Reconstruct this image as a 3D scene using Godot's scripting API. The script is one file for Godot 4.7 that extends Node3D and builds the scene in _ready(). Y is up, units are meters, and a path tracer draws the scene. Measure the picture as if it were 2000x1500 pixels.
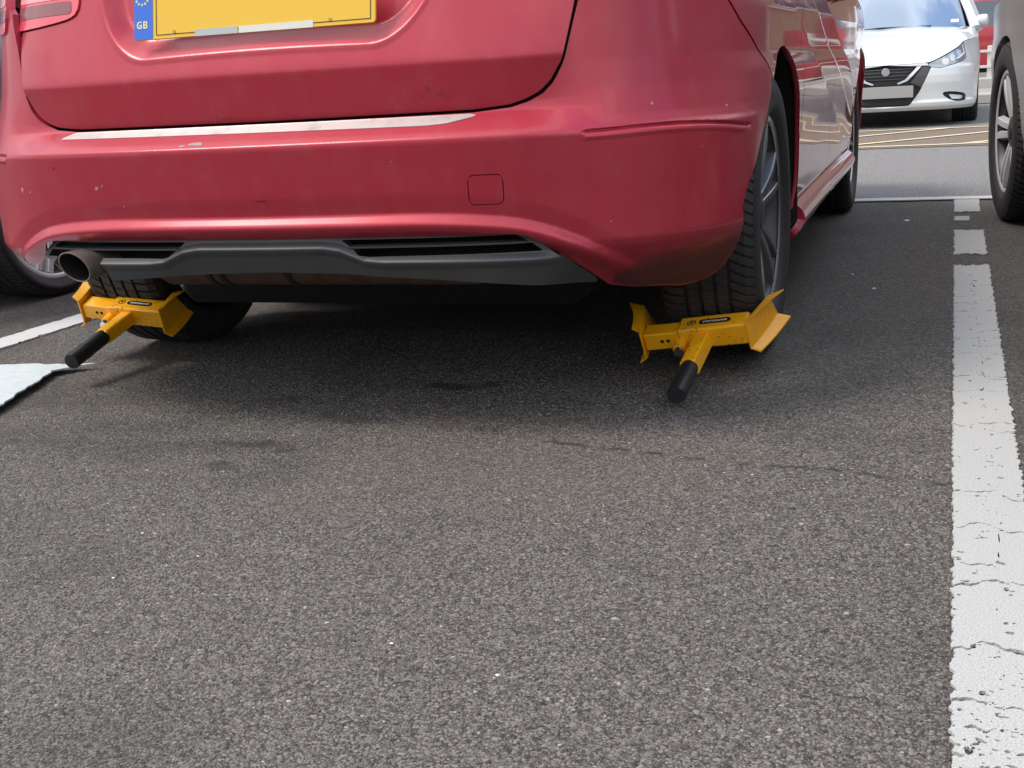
extends Node3D

# ------------------------------------------------------------------ mesh collector
class MB:
	var v := PackedVector3Array()
	var n := PackedVector3Array()
	var u := PackedVector2Array()
	var u2 := PackedVector2Array()
	func tri(a: Vector3, b: Vector3, c: Vector3, na: Vector3, nb: Vector3, nc: Vector3):
		var g := (b - a).cross(c - a)
		if g.length_squared() < 1e-16: return
		if g.dot(na + nb + nc) > 0.0:
			v.append_array([a, c, b]); n.append_array([na, nc, nb])
		else:
			v.append_array([a, b, c]); n.append_array([na, nb, nc])
	func flat(a: Vector3, b: Vector3, c: Vector3, out: Vector3):
		var g := (b - a).cross(c - a)
		if g.length_squared() < 1e-16: return
		g = g.normalized()
		if g.dot(out) < 0.0: g = -g
		tri(a, b, c, g, g, g)
	func quad(a: Vector3, b: Vector3, c: Vector3, d: Vector3, out: Vector3):
		flat(a, b, c, out); flat(a, c, d, out)
	# box with chamfered edges, xf places its centre
	func rbox(xf: Transform3D, s: Vector3, r: float = 0.002):
		var h := s * 0.5
		r = minf(r, minf(h.x, minf(h.y, h.z)) * 0.9)
		var ax := [Vector3.RIGHT, Vector3.UP, Vector3.BACK]
		var hh := [h.x, h.y, h.z]
		for i in 3:
			var j := (i + 1) % 3
			var k := (i + 2) % 3
			for sg in [-1.0, 1.0]:
				var c: Vector3 = ax[i] * hh[i] * sg
				var p: Vector3 = ax[j] * (hh[j] - r)
				var q: Vector3 = ax[k] * (hh[k] - r)
				quad(xf * (c - p - q), xf * (c + p - q), xf * (c + p + q), xf * (c - p + q), xf.basis * (ax[i] * sg))
			for sj in [-1.0, 1.0]:
				for sk in [-1.0, 1.0]:
					var a1: Vector3 = ax[j] * hh[j] * sj + ax[k] * (hh[k] - r) * sk
					var a2: Vector3 = ax[j] * (hh[j] - r) * sj + ax[k] * hh[k] * sk
					var l: Vector3 = ax[i] * (hh[i] - r)
					quad(xf * (a1 - l), xf * (a1 + l), xf * (a2 + l), xf * (a2 - l), xf.basis * (ax[j] * sj + ax[k] * sk))
		for sx in [-1.0, 1.0]:
			for sy in [-1.0, 1.0]:
				for sz in [-1.0, 1.0]:
					flat(xf * Vector3(h.x * sx, (h.y - r) * sy, (h.z - r) * sz), xf * Vector3((h.x - r) * sx, h.y * sy, (h.z - r) * sz), xf * Vector3((h.x - r) * sx, (h.y - r) * sy, h.z * sz), xf.basis * Vector3(sx, sy, sz))
	# tube of given radii along a path, flat ends
	func tube(p: Array, rad: Array, k: int = 16, caps := true, squash := 1.0):
		var rows := []
		var nr := []
		var m := p.size()
		var side := Vector3.ZERO
		for i in m:
			var t: Vector3 = (p[mini(i + 1, m - 1)] - p[maxi(i - 1, 0)]).normalized()
			if side == Vector3.ZERO: side = (t.cross(Vector3.UP) if absf(t.y) < 0.9 else t.cross(Vector3.RIGHT)).normalized()
			side = (side - t * side.dot(t)).normalized()
			var up := side.cross(t).normalized()
			var row := PackedVector3Array()
			var nn := PackedVector3Array()
			for j in k + 1:
				var a := TAU * j / k
				var d := side * cos(a) + up * sin(a) * squash
				row.append(p[i] + d * rad[i]); nn.append((side * cos(a) * squash + up * sin(a)).normalized())
			rows.append(row); nr.append(nn)
		for i in m - 1:
			for j in k:
				tri(rows[i][j], rows[i + 1][j], rows[i + 1][j + 1], nr[i][j], nr[i + 1][j], nr[i + 1][j + 1])
				tri(rows[i][j], rows[i + 1][j + 1], rows[i][j + 1], nr[i][j], nr[i + 1][j + 1], nr[i][j + 1])
		if caps:
			for e in [0, m - 1]:
				var o: Vector3 = (p[0] - p[1]) if e == 0 else (p[m - 1] - p[m - 2])
				for j in k: flat(p[e], rows[e][j], rows[e][j + 1], o)
	# grid of points with smooth normals
	func grid(rows: Array, out_from: Vector3, wrap := false):
		var h := rows.size()
		var w: int = rows[0].size()
		var nn := []
		for i in h:
			var r := PackedVector3Array()
			for j in w:
				var a: Vector3 = rows[mini(i + 1, h - 1)][j] - rows[maxi(i - 1, 0)][j]
				var j0 := j - 1
				var j1 := j + 1
				if wrap:
					j0 = w - 2 if j == 0 else j0
					j1 = 1 if j == w - 1 else j1
				else:
					j0 = maxi(j0, 0); j1 = mini(j1, w - 1)
				var b: Vector3 = rows[i][j1] - rows[i][j0]
				var g := a.cross(b).normalized()
				if g.dot(rows[i][j] - out_from) < 0.0: g = -g
				r.append(g)
			nn.append(r)
		for i in h - 1:
			for j in w - 1:
				tri(rows[i][j], rows[i + 1][j], rows[i + 1][j + 1], nn[i][j], nn[i + 1][j], nn[i + 1][j + 1])
				tri(rows[i][j], rows[i + 1][j + 1], rows[i][j + 1], nn[i][j], nn[i + 1][j + 1], nn[i][j + 1])
	# lathe about the x axis; profile (x, r)
	func lathe(pr: Array, k: int, xf := Transform3D.IDENTITY):
		var m := pr.size()
		for i in m - 1:
			var d: Vector2 = pr[i + 1] - pr[i]
			var d0: Vector2 = d if i == 0 else pr[i] - pr[i - 1]
			var d1: Vector2 = d if i == m - 2 else pr[i + 2] - pr[i + 1]
			var n0 := Vector2(-d.y, d.x).normalized()
			var na := (n0 + Vector2(-d0.y, d0.x).normalized()).normalized() if d.normalized().dot(d0.normalized()) > 0.6 else n0
			var nb := (n0 + Vector2(-d1.y, d1.x).normalized()).normalized() if d.normalized().dot(d1.normalized()) > 0.6 else n0
			for j in k:
				var q := []
				for e in [j, j + 1]:
					var a := TAU * float(e) / k
					var c := Vector3(0, cos(a), sin(a))
					q.append([xf * (c * pr[i].y + Vector3(pr[i].x, 0, 0)), xf * (c * pr[i + 1].y + Vector3(pr[i + 1].x, 0, 0)), xf.basis * (c * na.y + Vector3(na.x, 0, 0)), xf.basis * (c * nb.y + Vector3(nb.x, 0, 0))])
				tri(q[0][0], q[0][1], q[1][1], q[0][2], q[0][3], q[1][3])
				tri(q[0][0], q[1][1], q[1][0], q[0][2], q[1][3], q[1][2])
	# flat polygon extruded by depth along xf's z
	func prism(poly: PackedVector2Array, depth: float, xf := Transform3D.IDENTITY, bev := 0.0):
		var idx := Geometry2D.triangulate_polygon(poly)
		var zz := xf.basis.z
		var top := poly
		if bev > 0.0:
			var ins := Geometry2D.offset_polygon(poly, -bev)
			if ins.size() > 0 and ins[0].size() == poly.size(): top = ins[0]
			else: bev = 0.0
		var tidx := Geometry2D.triangulate_polygon(top) if bev > 0.0 else idx
		for i in range(0, tidx.size(), 3):
			flat(xf * Vector3(top[tidx[i]].x, top[tidx[i]].y, depth), xf * Vector3(top[tidx[i + 1]].x, top[tidx[i + 1]].y, depth), xf * Vector3(top[tidx[i + 2]].x, top[tidx[i + 2]].y, depth), zz)
		for i in range(0, idx.size(), 3):
			flat(xf * Vector3(poly[idx[i]].x, poly[idx[i]].y, 0), xf * Vector3(poly[idx[i + 1]].x, poly[idx[i + 1]].y, 0), xf * Vector3(poly[idx[i + 2]].x, poly[idx[i + 2]].y, 0), -zz)
		var cw := Geometry2D.is_polygon_clockwise(poly)
		for i in poly.size():
			var a := poly[i]
			var b := poly[(i + 1) % poly.size()]
			var o := Vector2(b.y - a.y, a.x - b.x)
			if cw: o = -o
			var out := xf.basis * Vector3(o.x, o.y, 0)
			quad(xf * Vector3(a.x, a.y, 0), xf * Vector3(b.x, b.y, 0), xf * Vector3(b.x, b.y, depth - bev), xf * Vector3(a.x, a.y, depth - bev), out)
			if bev > 0.0:
				# nearest points of the inset outline
				var ta := a
				var tb := b
				var ba := 1e9
				var bb := 1e9
				for t in top:
					if t.distance_squared_to(a) < ba: ba = t.distance_squared_to(a); ta = t
					if t.distance_squared_to(b) < bb: bb = t.distance_squared_to(b); tb = t
				quad(xf * Vector3(a.x, a.y, depth - bev), xf * Vector3(b.x, b.y, depth - bev), xf * Vector3(tb.x, tb.y, depth), xf * Vector3(ta.x, ta.y, depth), out.normalized() + zz)
	func mesh() -> ArrayMesh:
		var am := ArrayMesh.new()
		var a := []
		a.resize(Mesh.ARRAY_MAX)
		a[Mesh.ARRAY_VERTEX] = v
		a[Mesh.ARRAY_NORMAL] = n
		if u.size() == v.size(): a[Mesh.ARRAY_TEX_UV] = u
		if u2.size() == v.size(): a[Mesh.ARRAY_TEX_UV2] = u2
		am.add_surface_from_arrays(Mesh.PRIMITIVE_TRIANGLES, a)
		return am

# ------------------------------------------------------------------ car skin: a plan contour (by arc length) pushed in or out by height
class Shell:
	var px := PackedFloat32Array()
	var pz := PackedFloat32Array()
	var total := 0.0
	var st := 0.003
	var off: Callable
	func _init(ct: Array, o: Callable):
		off = o
		var p := []
		p.append(Vector2(-ct[1][0], ct[1][1]))
		for c in ct: p.append(Vector2(c[0], c[1]))
		var l: Vector2 = p[p.size() - 2]
		p.append(Vector2(-l.x, l.y) if absf(p[p.size() - 1].x) < 1e-6 else p[p.size() - 1] * 2.0 - l)
		var dx := [p[1]]
		var dl := [0.0]
		for i in range(1, p.size() - 2):
			var t0: float = (p[i] - p[i - 1]).length()
			var t1: float = (p[i + 1] - p[i]).length()
			var t2: float = (p[i + 2] - p[i + 1]).length()
			var m1: Vector2 = t1 * ((p[i] - p[i - 1]) / t0 * t1 + (p[i + 1] - p[i]) / t1 * t0) / (t0 + t1)
			var m2: Vector2 = t1 * ((p[i + 1] - p[i]) / t1 * t2 + (p[i + 2] - p[i + 1]) / t2 * t1) / (t1 + t2)
			for k in range(1, 17):
				var t := k / 16.0
				var h := t * t
				var q: Vector2 = (2 * h * t - 3 * h + 1) * p[i] + (h * t - 2 * h + t) * m1 + (-2 * h * t + 3 * h) * p[i + 1] + (h * t - h) * m2
				dl.append(dl[-1] + (q - dx[-1]).length()); dx.append(q)
		total = dl[-1]
		var j := 0
		var s := 0.0
		while s <= total:
			while j < dl.size() - 2 and dl[j + 1] < s: j += 1
			var f: float = (s - dl[j]) / maxf(dl[j + 1] - dl[j], 1e-9)
			var q: Vector2 = dx[j].lerp(dx[j + 1], f)
			px.append(q.x); pz.append(q.y)
			s += st
	func base(s: float) -> Array:
		var a := clampf(absf(s), 0.0, total - 2.1 * st) / st
		var i := int(a)
		var f := a - i
		var x := lerpf(px[i], px[i + 1], f)
		var z := lerpf(pz[i], pz[i + 1], f)
		var i0 := maxi(i - 1, 0)
		var i1 := mini(i + 2, px.size() - 1)
		var t := Vector2(px[i1] - px[i0], pz[i1] - pz[i0])
		if i == 0: t = Vector2(1, (pz[2] - pz[0]) * f * 0.5 / st)
		t = t.normalized()
		var g := 1.0 if s >= 0.0 else -1.0
		return [x * g, z, -t.y * g, t.x]
	func at(s: float, y: float) -> Vector3:
		var b := base(s)
		var o: float = off.call(s, y)
		return Vector3(b[0] + b[2] * o, y, b[1] + b[3] * o)
	func nrm(s: float, y: float) -> Vector3:
		var e := 0.0015
		var a := at(s + e, y) - at(s - e, y)
		var c := at(s, y + e) - at(s, y - e)
		var g := c.cross(a).normalized()
		var b := base(s)
		if g.dot(Vector3(b[2], 0, b[3])) < 0.0: g = -g
		return g
	func s_of_z(z: float) -> float:      # on the flank, where z falls as s grows
		for i in range(int(0.5 / st), pz.size()):
			if pz[i] <= z: return i * st
		return total
	func s_of_x(x: float) -> float:
		for i in px.size():
			if px[i] >= x: return i * st
		return total

static func sd(poly: PackedVector2Array, p: Vector2) -> float:
	var d := 1e9
	var n := poly.size()
	var inside := false
	var j := n - 1
	for i in n:
		var a := poly[i]
		var b := poly[j]
		var e := b - a
		var w := p - a
		var q := w - e * clampf(w.dot(e) / maxf(e.length_squared(), 1e-12), 0.0, 1.0)
		d = minf(d, q.length_squared())
		if (a.y > p.y) != (b.y > p.y) and p.x < (b.x - a.x) * (p.y - a.y) / (b.y - a.y) + a.x: inside = not inside
		j = i
	d = sqrt(d)
	return d if inside else -d

# a sheet over the lines ss x ys, cut where the field is negative, with an edge turned inwards
func cut_sheet(mb: MB, ss: PackedFloat32Array, ys: PackedFloat32Array, field: Callable, pos: Callable, nor: Callable, lip: float):
	var w := ss.size()
	var h := ys.size()
	var f := PackedFloat32Array(); f.resize(w * h)
	var P := PackedVector3Array(); P.resize(w * h)
	var N := PackedVector3Array(); N.resize(w * h)
	var has := PackedByteArray(); has.resize(w * h)
	for j in h:
		for i in w: f[j * w + i] = field.call(ss[i], ys[j])
	for j in h - 1:
		for i in w - 1:
			var id := [j * w + i, j * w + i + 1, (j + 1) * w + i + 1, (j + 1) * w + i]
			var c := 0
			for k in id: c += 1 if f[k] > 0.0 else 0
			if c == 0: continue
			var vp := []
			var vn := []
			var cut := []
			for k in 4:
				var a: int = id[k]
				var b: int = id[(k + 1) % 4]
				if f[a] > 0.0:
					if has[a] == 0:
						has[a] = 1
						P[a] = pos.call(ss[a % w], ys[a / w]); N[a] = nor.call(ss[a % w], ys[a / w])
					vp.append(P[a]); vn.append(N[a])
				if (f[a] > 0.0) != (f[b] > 0.0):
					var t := f[a] / (f[a] - f[b])
					var s := lerpf(ss[a % w], ss[b % w], t)
					var y := lerpf(ys[a / w], ys[b / w], t)
					var q: Vector3 = pos.call(s, y)
					var m: Vector3 = nor.call(s, y)
					vp.append(q); vn.append(m); cut.append([q, m])
			for k in range(1, vp.size() - 1): mb.tri(vp[0], vp[k], vp[k + 1], vn[0], vn[k], vn[k + 1])
			if lip != 0.0 and cut.size() == 2:
				var mid: Vector3 = (vp[0] + vp[1] + vp[-1]) / 3.0
				var a: Vector3 = cut[0][0]
				var b: Vector3 = cut[1][0]
				var o := (a + b) * 0.5 - mid
				mb.quad(a, b, b - cut[1][1] * lip, a - cut[0][1] * lip, o)

func panel(sh: Shell, inc: PackedVector2Array, holes: Array, ds: float, dy: float, lip := 0.012, ylines := [], slines := []) -> MB:
	var lo := inc[0]
	var hi := inc[0]
	for p in inc: lo = lo.min(p); hi = hi.max(p)
	var ss := lines(lo.x - 0.002, hi.x + 0.002, ds, slines)
	var ys := lines(lo.y - 0.002, hi.y + 0.002, dy, ylines)
	var mb := MB.new()
	var fld := func(s: float, y: float) -> float:
		var p := Vector2(s, y)
		var d := sd(inc, p)
		for q in holes: d = minf(d, -sd(q, p))
		return d
	cut_sheet(mb, ss, ys, fld, sh.at, sh.nrm, lip)
	return mb

func lines(a: float, b: float, d: float, extra := []) -> PackedFloat32Array:
	var o := []
	var k := int(ceil((b - a) / d))
	for i in k + 1: o.append(lerpf(a, b, float(i) / k))
	for e in extra:
		var l: float = e[0]
		while l <= e[1]:
			if l > a and l < b: o.append(l)
			l += e[2]
	o.sort()
	var r := PackedFloat32Array()
	for x in o:
		if r.is_empty() or x - r[-1] > 0.0004: r.append(x)
	return r

static func tab(y: float, t: Array) -> float:
	if y <= t[0][0]: return t[0][1]
	for i in range(1, t.size()):
		if y <= t[i][0]:
			var f: float = (y - t[i - 1][0]) / (t[i][0] - t[i - 1][0])
			return lerpf(t[i - 1][1], t[i][1], f)
	return t[-1][1]
# a softened table: averages over a small window so that creases keep a radius
static func stab(y: float, t: Array, r: float) -> float:
	return (tab(y - r, t) + 2.0 * tab(y - r * 0.5, t) + 2.0 * tab(y, t) + 2.0 * tab(y + r * 0.5, t) + tab(y + r, t)) / 8.0

static func mirror(p: PackedVector2Array) -> PackedVector2Array:
	var o := PackedVector2Array()
	for i in range(p.size() - 1, -1, -1): o.append(Vector2(-p[i].x, p[i].y))
	return o
static func pv(a: Array) -> PackedVector2Array:
	var o := PackedVector2Array()
	for i in range(0, a.size(), 2): o.append(Vector2(a[i], a[i + 1]))
	return o
# Chaikin rounding of a closed outline
static func soft(p: PackedVector2Array, times := 2, w := 0.25) -> PackedVector2Array:
	for t in times:
		var o := PackedVector2Array()
		for i in p.size():
			var a := p[i]
			var b := p[(i + 1) % p.size()]
			o.append(a.lerp(b, w)); o.append(a.lerp(b, 1.0 - w))
		p = o
	return p
static func circle2(c: Vector2, r: float, k := 40) -> PackedVector2Array:
	var o := PackedVector2Array()
	for i in k: o.append(c + Vector2(cos(TAU * i / k), sin(TAU * i / k)) * r)
	return o
static func rrect(c: Vector2, w: float, h: float, r: float) -> PackedVector2Array:
	var o := PackedVector2Array()
	for q in 4:
		var m := c + Vector2((w * 0.5 - r) * [1, -1, -1, 1][q], (h * 0.5 - r) * [1, 1, -1, -1][q])
		for k in 6: o.append(m + Vector2(cos(PI / 2 * (q + k / 5.0)), sin(PI / 2 * (q + k / 5.0))) * r)
	return o

# ------------------------------------------------------------------ naming
var used := {}
func numbered(called: String) -> String:
	if not used.has(called):
		used[called] = 0
		return called
	used[called] += 1
	return "%s_%03d" % [called, used[called]]
func tag(o: Node, label: String, category: String, group := "") -> Node:
	o.set_meta("label", label); o.set_meta("category", category)
	if group != "": o.set_meta("group", group)
	return o
func thing(called: String, label: String, category: String, where := Vector3.ZERO, group := "") -> Node3D:
	var o := Node3D.new()
	o.name = numbered(called)
	add_child(o)
	o.position = where
	tag(o, label, category, group)
	return o
func obj(called: String, mesh: Mesh, m: Material, parent: Node = self) -> MeshInstance3D:
	var o := MeshInstance3D.new()
	o.name = numbered(called) if parent == self else called
	o.mesh = mesh
	o.material_override = m
	parent.add_child(o, true)
	return o
func struct(called: String, mesh: Mesh, m: Material) -> MeshInstance3D:
	var o := obj(called, mesh, m)
	o.set_meta("kind", "structure")
	return o

# ------------------------------------------------------------------ materials
func lin(r: float, g: float, b: float) -> Color: return Color(r, g, b).linear_to_srgb()
func mat(c: Color, rough: float, metal := 0.0) -> StandardMaterial3D:
	var m := StandardMaterial3D.new()
	m.albedo_color = c; m.roughness = rough; m.metallic = metal
	return m
func noise(freq: float, sd_: int, type := FastNoiseLite.TYPE_SIMPLEX_SMOOTH, oct := 4) -> FastNoiseLite:
	var f := FastNoiseLite.new()
	f.noise_type = type; f.frequency = freq; f.seed = sd_
	f.fractal_octaves = oct
	f.fractal_type = FastNoiseLite.FRACTAL_FBM if oct > 1 else FastNoiseLite.FRACTAL_NONE
	return f
func ntex(size: int, f: FastNoiseLite, cols: Array, offs: Array) -> ImageTexture:
	var im := f.get_seamless_image(size, size)
	var src := im.get_data()
	var lut := []
	for i in 256:
		var t := i / 255.0
		var k := 0
		while k < offs.size() - 2 and t > offs[k + 1]: k += 1
		lut.append(cols[k].lerp(cols[k + 1], clampf((t - offs[k]) / (offs[k + 1] - offs[k]), 0, 1)))
	var out := PackedByteArray(); out.resize(size * size * 4)
	var lb := PackedInt32Array()
	for c in lut: lb.append_array([int(c.r * 255), int(c.g * 255), int(c.b * 255), int(c.a * 255)])
	for i in size * size:
		var a := src[i] * 4
		out[i * 4] = lb[a]; out[i * 4 + 1] = lb[a + 1]; out[i * 4 + 2] = lb[a + 2]; out[i * 4 + 3] = lb[a + 3]
	return ImageTexture.create_from_image(Image.create_from_data(size, size, false, Image.FORMAT_RGBA8, out))

var M := {}
func dusty(m: StandardMaterial3D, tex: Texture2D, scale: float):
	m.detail_enabled = true
	m.detail_albedo = tex
	m.detail_blend_mode = BaseMaterial3D.BLEND_MODE_MIX
	m.uv1_triplanar = true
	m.uv1_scale = Vector3.ONE * scale
	m.detail_uv_layer = BaseMaterial3D.DETAIL_UV_1

func materials():
	var dust_n := noise(0.012, 5, FastNoiseLite.TYPE_SIMPLEX_SMOOTH, 6)
	var dust := ntex(512, dust_n, [Color(0.62, 0.47, 0.46, 0.06), Color(0.62, 0.47, 0.46, 0.08), Color(0.64, 0.52, 0.50, 0.10), Color(0.68, 0.58, 0.55, 0.145)], [0.0, 0.4, 0.75, 1.0])
	var p := mat(lin(0.40, 0.013, 0.034), 0.45, 0.20)
	p.metallic_specular = 0.35
	p.clearcoat_enabled = true; p.clearcoat = 0.5; p.clearcoat_roughness = 0.16
	dusty(p, dust, 1.1)
	p.uv1_scale = Vector3(2.6, 1.6, 2.6)
	M.red = p
	var ps := mat(lin(0.40, 0.016, 0.036), 0.40, 0.30)
	ps.clearcoat_enabled = true; ps.clearcoat = 1.0; ps.clearcoat_roughness = 0.04
	M.red_side = ps
	M.red_clean = mat(lin(.26, .010, .025), .2)
	M.red_clean.clearcoat_enabled = true
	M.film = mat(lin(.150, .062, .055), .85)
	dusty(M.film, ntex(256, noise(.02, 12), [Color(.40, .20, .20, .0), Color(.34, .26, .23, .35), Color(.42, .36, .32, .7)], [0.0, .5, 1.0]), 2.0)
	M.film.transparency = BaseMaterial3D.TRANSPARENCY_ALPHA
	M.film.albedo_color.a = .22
	M.red_inner = mat(lin(0.012, 0.004, 0.005), 0.8)
	var plas_n := noise(0.35, 8, FastNoiseLite.TYPE_SIMPLEX, 3)
	var pl := mat(lin(0.052, 0.056, 0.060), 0.42)
	dusty(pl, ntex(256, noise(0.02, 18), [Color(0.34, 0.32, 0.29, 0.0), Color(0.34, 0.32, 0.29, 0.12), Color(0.42, 0.40, 0.36, 0.35)], [0.0, 0.55, 1.0]), 1.7)
	pl.heightmap_enabled = true; pl.heightmap_texture = ntex(256, plas_n, [Color.BLACK, Color.WHITE], [0.0, 1.0]); pl.heightmap_scale = 0.004
	M.plastic = pl
	M.black = mat(lin(0.012, 0.012, 0.013), 0.7)
	M.deep = mat(lin(0.006, 0.006, 0.006), 0.9)
	var rub := mat(lin(0.020, 0.020, 0.021), 0.66)
	dusty(rub, ntex(256, noise(0.03, 28), [Color(0.3, 0.28, 0.26, 0.0), Color(0.3, 0.28, 0.26, 0.08), Color(0.36, 0.34, 0.31, 0.25)], [0.0, 0.5, 1.0]), 2.3)
	M.rubber = rub
	M.alloy = mat(lin(0.23, 0.23, 0.232), 0.36, 0.75)
	M.alloy_bright = mat(lin(0.52, 0.52, 0.53), 0.24, 0.9)
	M.alloy_silver = mat(lin(0.62, 0.62, 0.63), 0.35, 0.25)
	M.alloy_dark = mat(lin(0.07, 0.07, 0.074), 0.45, 0.4)
	M.disc = mat(lin(0.20, 0.185, 0.17), 0.4, 0.8)
	M.rust = mat(lin(0.13, 0.095, 0.07), 0.62, 0.45)
	dusty(M.rust, ntex(256, noise(0.03, 31), [Color(0.36, 0.26, 0.19, 0.0), Color(0.36, 0.25, 0.18, 0.5), Color(0.30, 0.2, 0.13, 0.9)], [0.0, 0.5, 1.0]), 2.5)
	M.exhaust = mat(lin(0.34, 0.30, 0.265), 0.40, 0.7)
	dusty(M.exhaust, ntex(256, noise(0.04, 33), [Color(0.42, 0.36, 0.30, 0.1), Color(0.42, 0.36, 0.30, 0.45), Color(0.30, 0.26, 0.22, 0.8)], [0.0, 0.5, 1.0]), 3.0)
	M.soot_and_hole_shade = mat(lin(0.008, 0.007, 0.006), 0.9)
	M.silver = mat(lin(0.62, 0.59, 0.56), 0.38, 0.55)
	dusty(M.silver, ntex(256, noise(0.03, 35), [Color(0.75, 0.7, 0.66, 0.0), Color(0.75, 0.7, 0.66, 0.25), Color(0.5, 0.45, 0.42, 0.6)], [0.0, 0.6, 1.0]), 2.0)
	var yel := mat(lin(0.93, 0.43, 0.006), 0.34)
	yel.clearcoat_enabled = true; yel.clearcoat = 0.3; yel.clearcoat_roughness = 0.3
	dusty(yel, ntex(256, noise(0.025, 41, FastNoiseLite.TYPE_SIMPLEX_SMOOTH, 6), [Color(0.52, 0.36, 0.10, 0.0), Color(0.52, 0.36, 0.10, 0.0), Color(0.45, 0.32, 0.12, 0.28)], [0.0, 0.6, 1.0]), 4.0)
	M.yellow = yel
	M.grip = mat(lin(0.014, 0.015, 0.016), 0.42)
	M.chrome = mat(lin(0.72, 0.72, 0.72), 0.14, 1.0)
	M.label_black = mat(lin(0.012, 0.012, 0.014), 0.4)
	M.label_white = mat(lin(0.62, 0.62, 0.60), 0.5)
	M.plate_yellow = mat(lin(0.78, 0.47, 0.035), 0.35)
	M.plate_blue = mat(lin(0.03, 0.15, 0.60), 0.35)
	M.plate_ink = mat(lin(0.75, 0.68, 0.35), 0.5)
	M.lens_red = mat(lin(0.62, 0.03, 0.06), 0.10)
	M.lens_red.clearcoat_enabled = true
	M.lens_pale = mat(lin(0.75, 0.30, 0.32), 0.12)
	M.lens_dark = mat(lin(0.22, 0.07, 0.08), 0.14)
	M.glass_dark = mat(lin(0.02, 0.04, 0.07), 0.03)
	M.glass_dark.metallic_specular = 1.0
	var wp := mat(lin(0.66, 0.68, 0.68), 0.3)
	wp.clearcoat_enabled = true; wp.clearcoat = 1.0; wp.clearcoat_roughness = 0.05
	M.white_paint = wp
	var gp := mat(lin(0.23, 0.235, 0.245), 0.34, 0.35)
	gp.clearcoat_enabled = true; gp.clearcoat = 0.5; gp.clearcoat_roughness = 0.2
	M.grey_paint = gp
	M.clear_lens = mat(lin(0.36, 0.40, 0.44), 0.08, 0.5)
	M.lamp_silver = mat(lin(0.66, 0.68, 0.70), 0.2, 0.6)
	M.paper = mat(lin(0.50, 0.545, 0.55), 0.75)
	dusty(M.paper, ntex(256, noise(0.05, 51), [Color(0.80, 0.84, 0.84, 0.0), Color(0.72, 0.75, 0.74, 0.3), Color(0.55, 0.56, 0.54, 0.5)], [0.0, 0.6, 1.0]), 2.0)
	M.brick = mat(lin(0.27, 0.19, 0.135), 0.85)
	dusty(M.brick, ntex(256, noise(0.06, 61), [Color(0.55, 0.42, 0.30, 0.6), Color(0.50, 0.34, 0.24, 0.0), Color(0.36, 0.22, 0.16, 0.7)], [0.0, 0.5, 1.0]), 0.5)
	M.stone = mat(lin(0.42, 0.40, 0.36), 0.85)
	M.fence_white = mat(lin(0.62, 0.60, 0.56), 0.6)

# asphalt: light worn stones of many tones in a dark binder
func asphalt(base: Color, spread: float, contrast: float, seed_: int, size := 2048) -> Array:
	var cell := noise(0.36, seed_, FastNoiseLite.TYPE_CELLULAR, 1)
	cell.cellular_return_type = FastNoiseLite.RETURN_DISTANCE2_SUB
	cell.domain_warp_enabled = true; cell.domain_warp_amplitude = 4.0; cell.domain_warp_frequency = 0.08
	var val := noise(0.36, seed_, FastNoiseLite.TYPE_CELLULAR, 1)
	val.cellular_return_type = FastNoiseLite.RETURN_CELL_VALUE
	val.domain_warp_enabled = true; val.domain_warp_amplitude = 4.0; val.domain_warp_frequency = 0.08
	var a := cell.get_image(size, size).get_data()
	var b := val.get_image(size, size).get_data()
	var c := noise(0.035, seed_ + 1, FastNoiseLite.TYPE_SIMPLEX, 4).get_seamless_image(size, size, false, false, 0.1).get_data()
	var d := noise(0.30, seed_ + 2, FastNoiseLite.TYPE_SIMPLEX, 2).get_seamless_image(size, size, false, false, 0.05).get_data()
	var n := size * size
	var col := PackedByteArray(); col.resize(n * 3)
	var hgt := PackedByteArray(); hgt.resize(n)
	# lookup by stone value: grey level and tint
	var rng := RandomNumberGenerator.new(); rng.seed = seed_
	var lr := PackedFloat32Array(); var lg := PackedFloat32Array(); var lb := PackedFloat32Array(); var lh := PackedFloat32Array()
	for i in 256:
		var k := 1.0 + spread * (rng.randf() + rng.randf() - 1.0)
		if rng.randf() < 0.010: k *= 1.7
		if rng.randf() < 0.22: k *= 0.45
		var warm := rng.randf_range(-0.05, 0.07)
		lr.append(base.r * k * (1.0 + warm)); lg.append(base.g * k); lb.append(base.b * k * (1.0 - warm))
		lh.append(rng.randf_range(0.35, 1.0))
	var g := PackedByteArray(); g.resize(1025)
	for i in 1025:
		var t := i / 1024.0
		g[i] = int(255.0 * clampf(Color(t, t, t).linear_to_srgb().r, 0, 1))
	for i in n:
		var dist := a[i] / 255.0
		var e := clampf((dist - 0.06) / 0.30, 0.0, 1.0)
		e = e * e * (3.0 - 2.0 * e)
		var v := b[i]
		var f := (0.80 + 0.4 * (c[i] / 255.0)) * (0.86 + 0.28 * (d[i] / 255.0))
		var k := (1.0 - contrast * (1.0 - e)) * f
		col[i * 3] = g[clampi(int(lr[v] * k * 1024.0), 0, 1024)]
		col[i * 3 + 1] = g[clampi(int(lg[v] * k * 1024.0), 0, 1024)]
		col[i * 3 + 2] = g[clampi(int(lb[v] * k * 1024.0), 0, 1024)]
		hgt[i] = clampi(int(e * lh[v] * 190.0 + 0.2 * d[i] + 0.06 * c[i]), 0, 255)
	var ci := Image.create_from_data(size, size, false, Image.FORMAT_RGB8, col)
	var hi := Image.create_from_data(size, size, false, Image.FORMAT_L8, hgt)
	return [ImageTexture.create_from_image(ci), ImageTexture.create_from_image(hi)]

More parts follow.
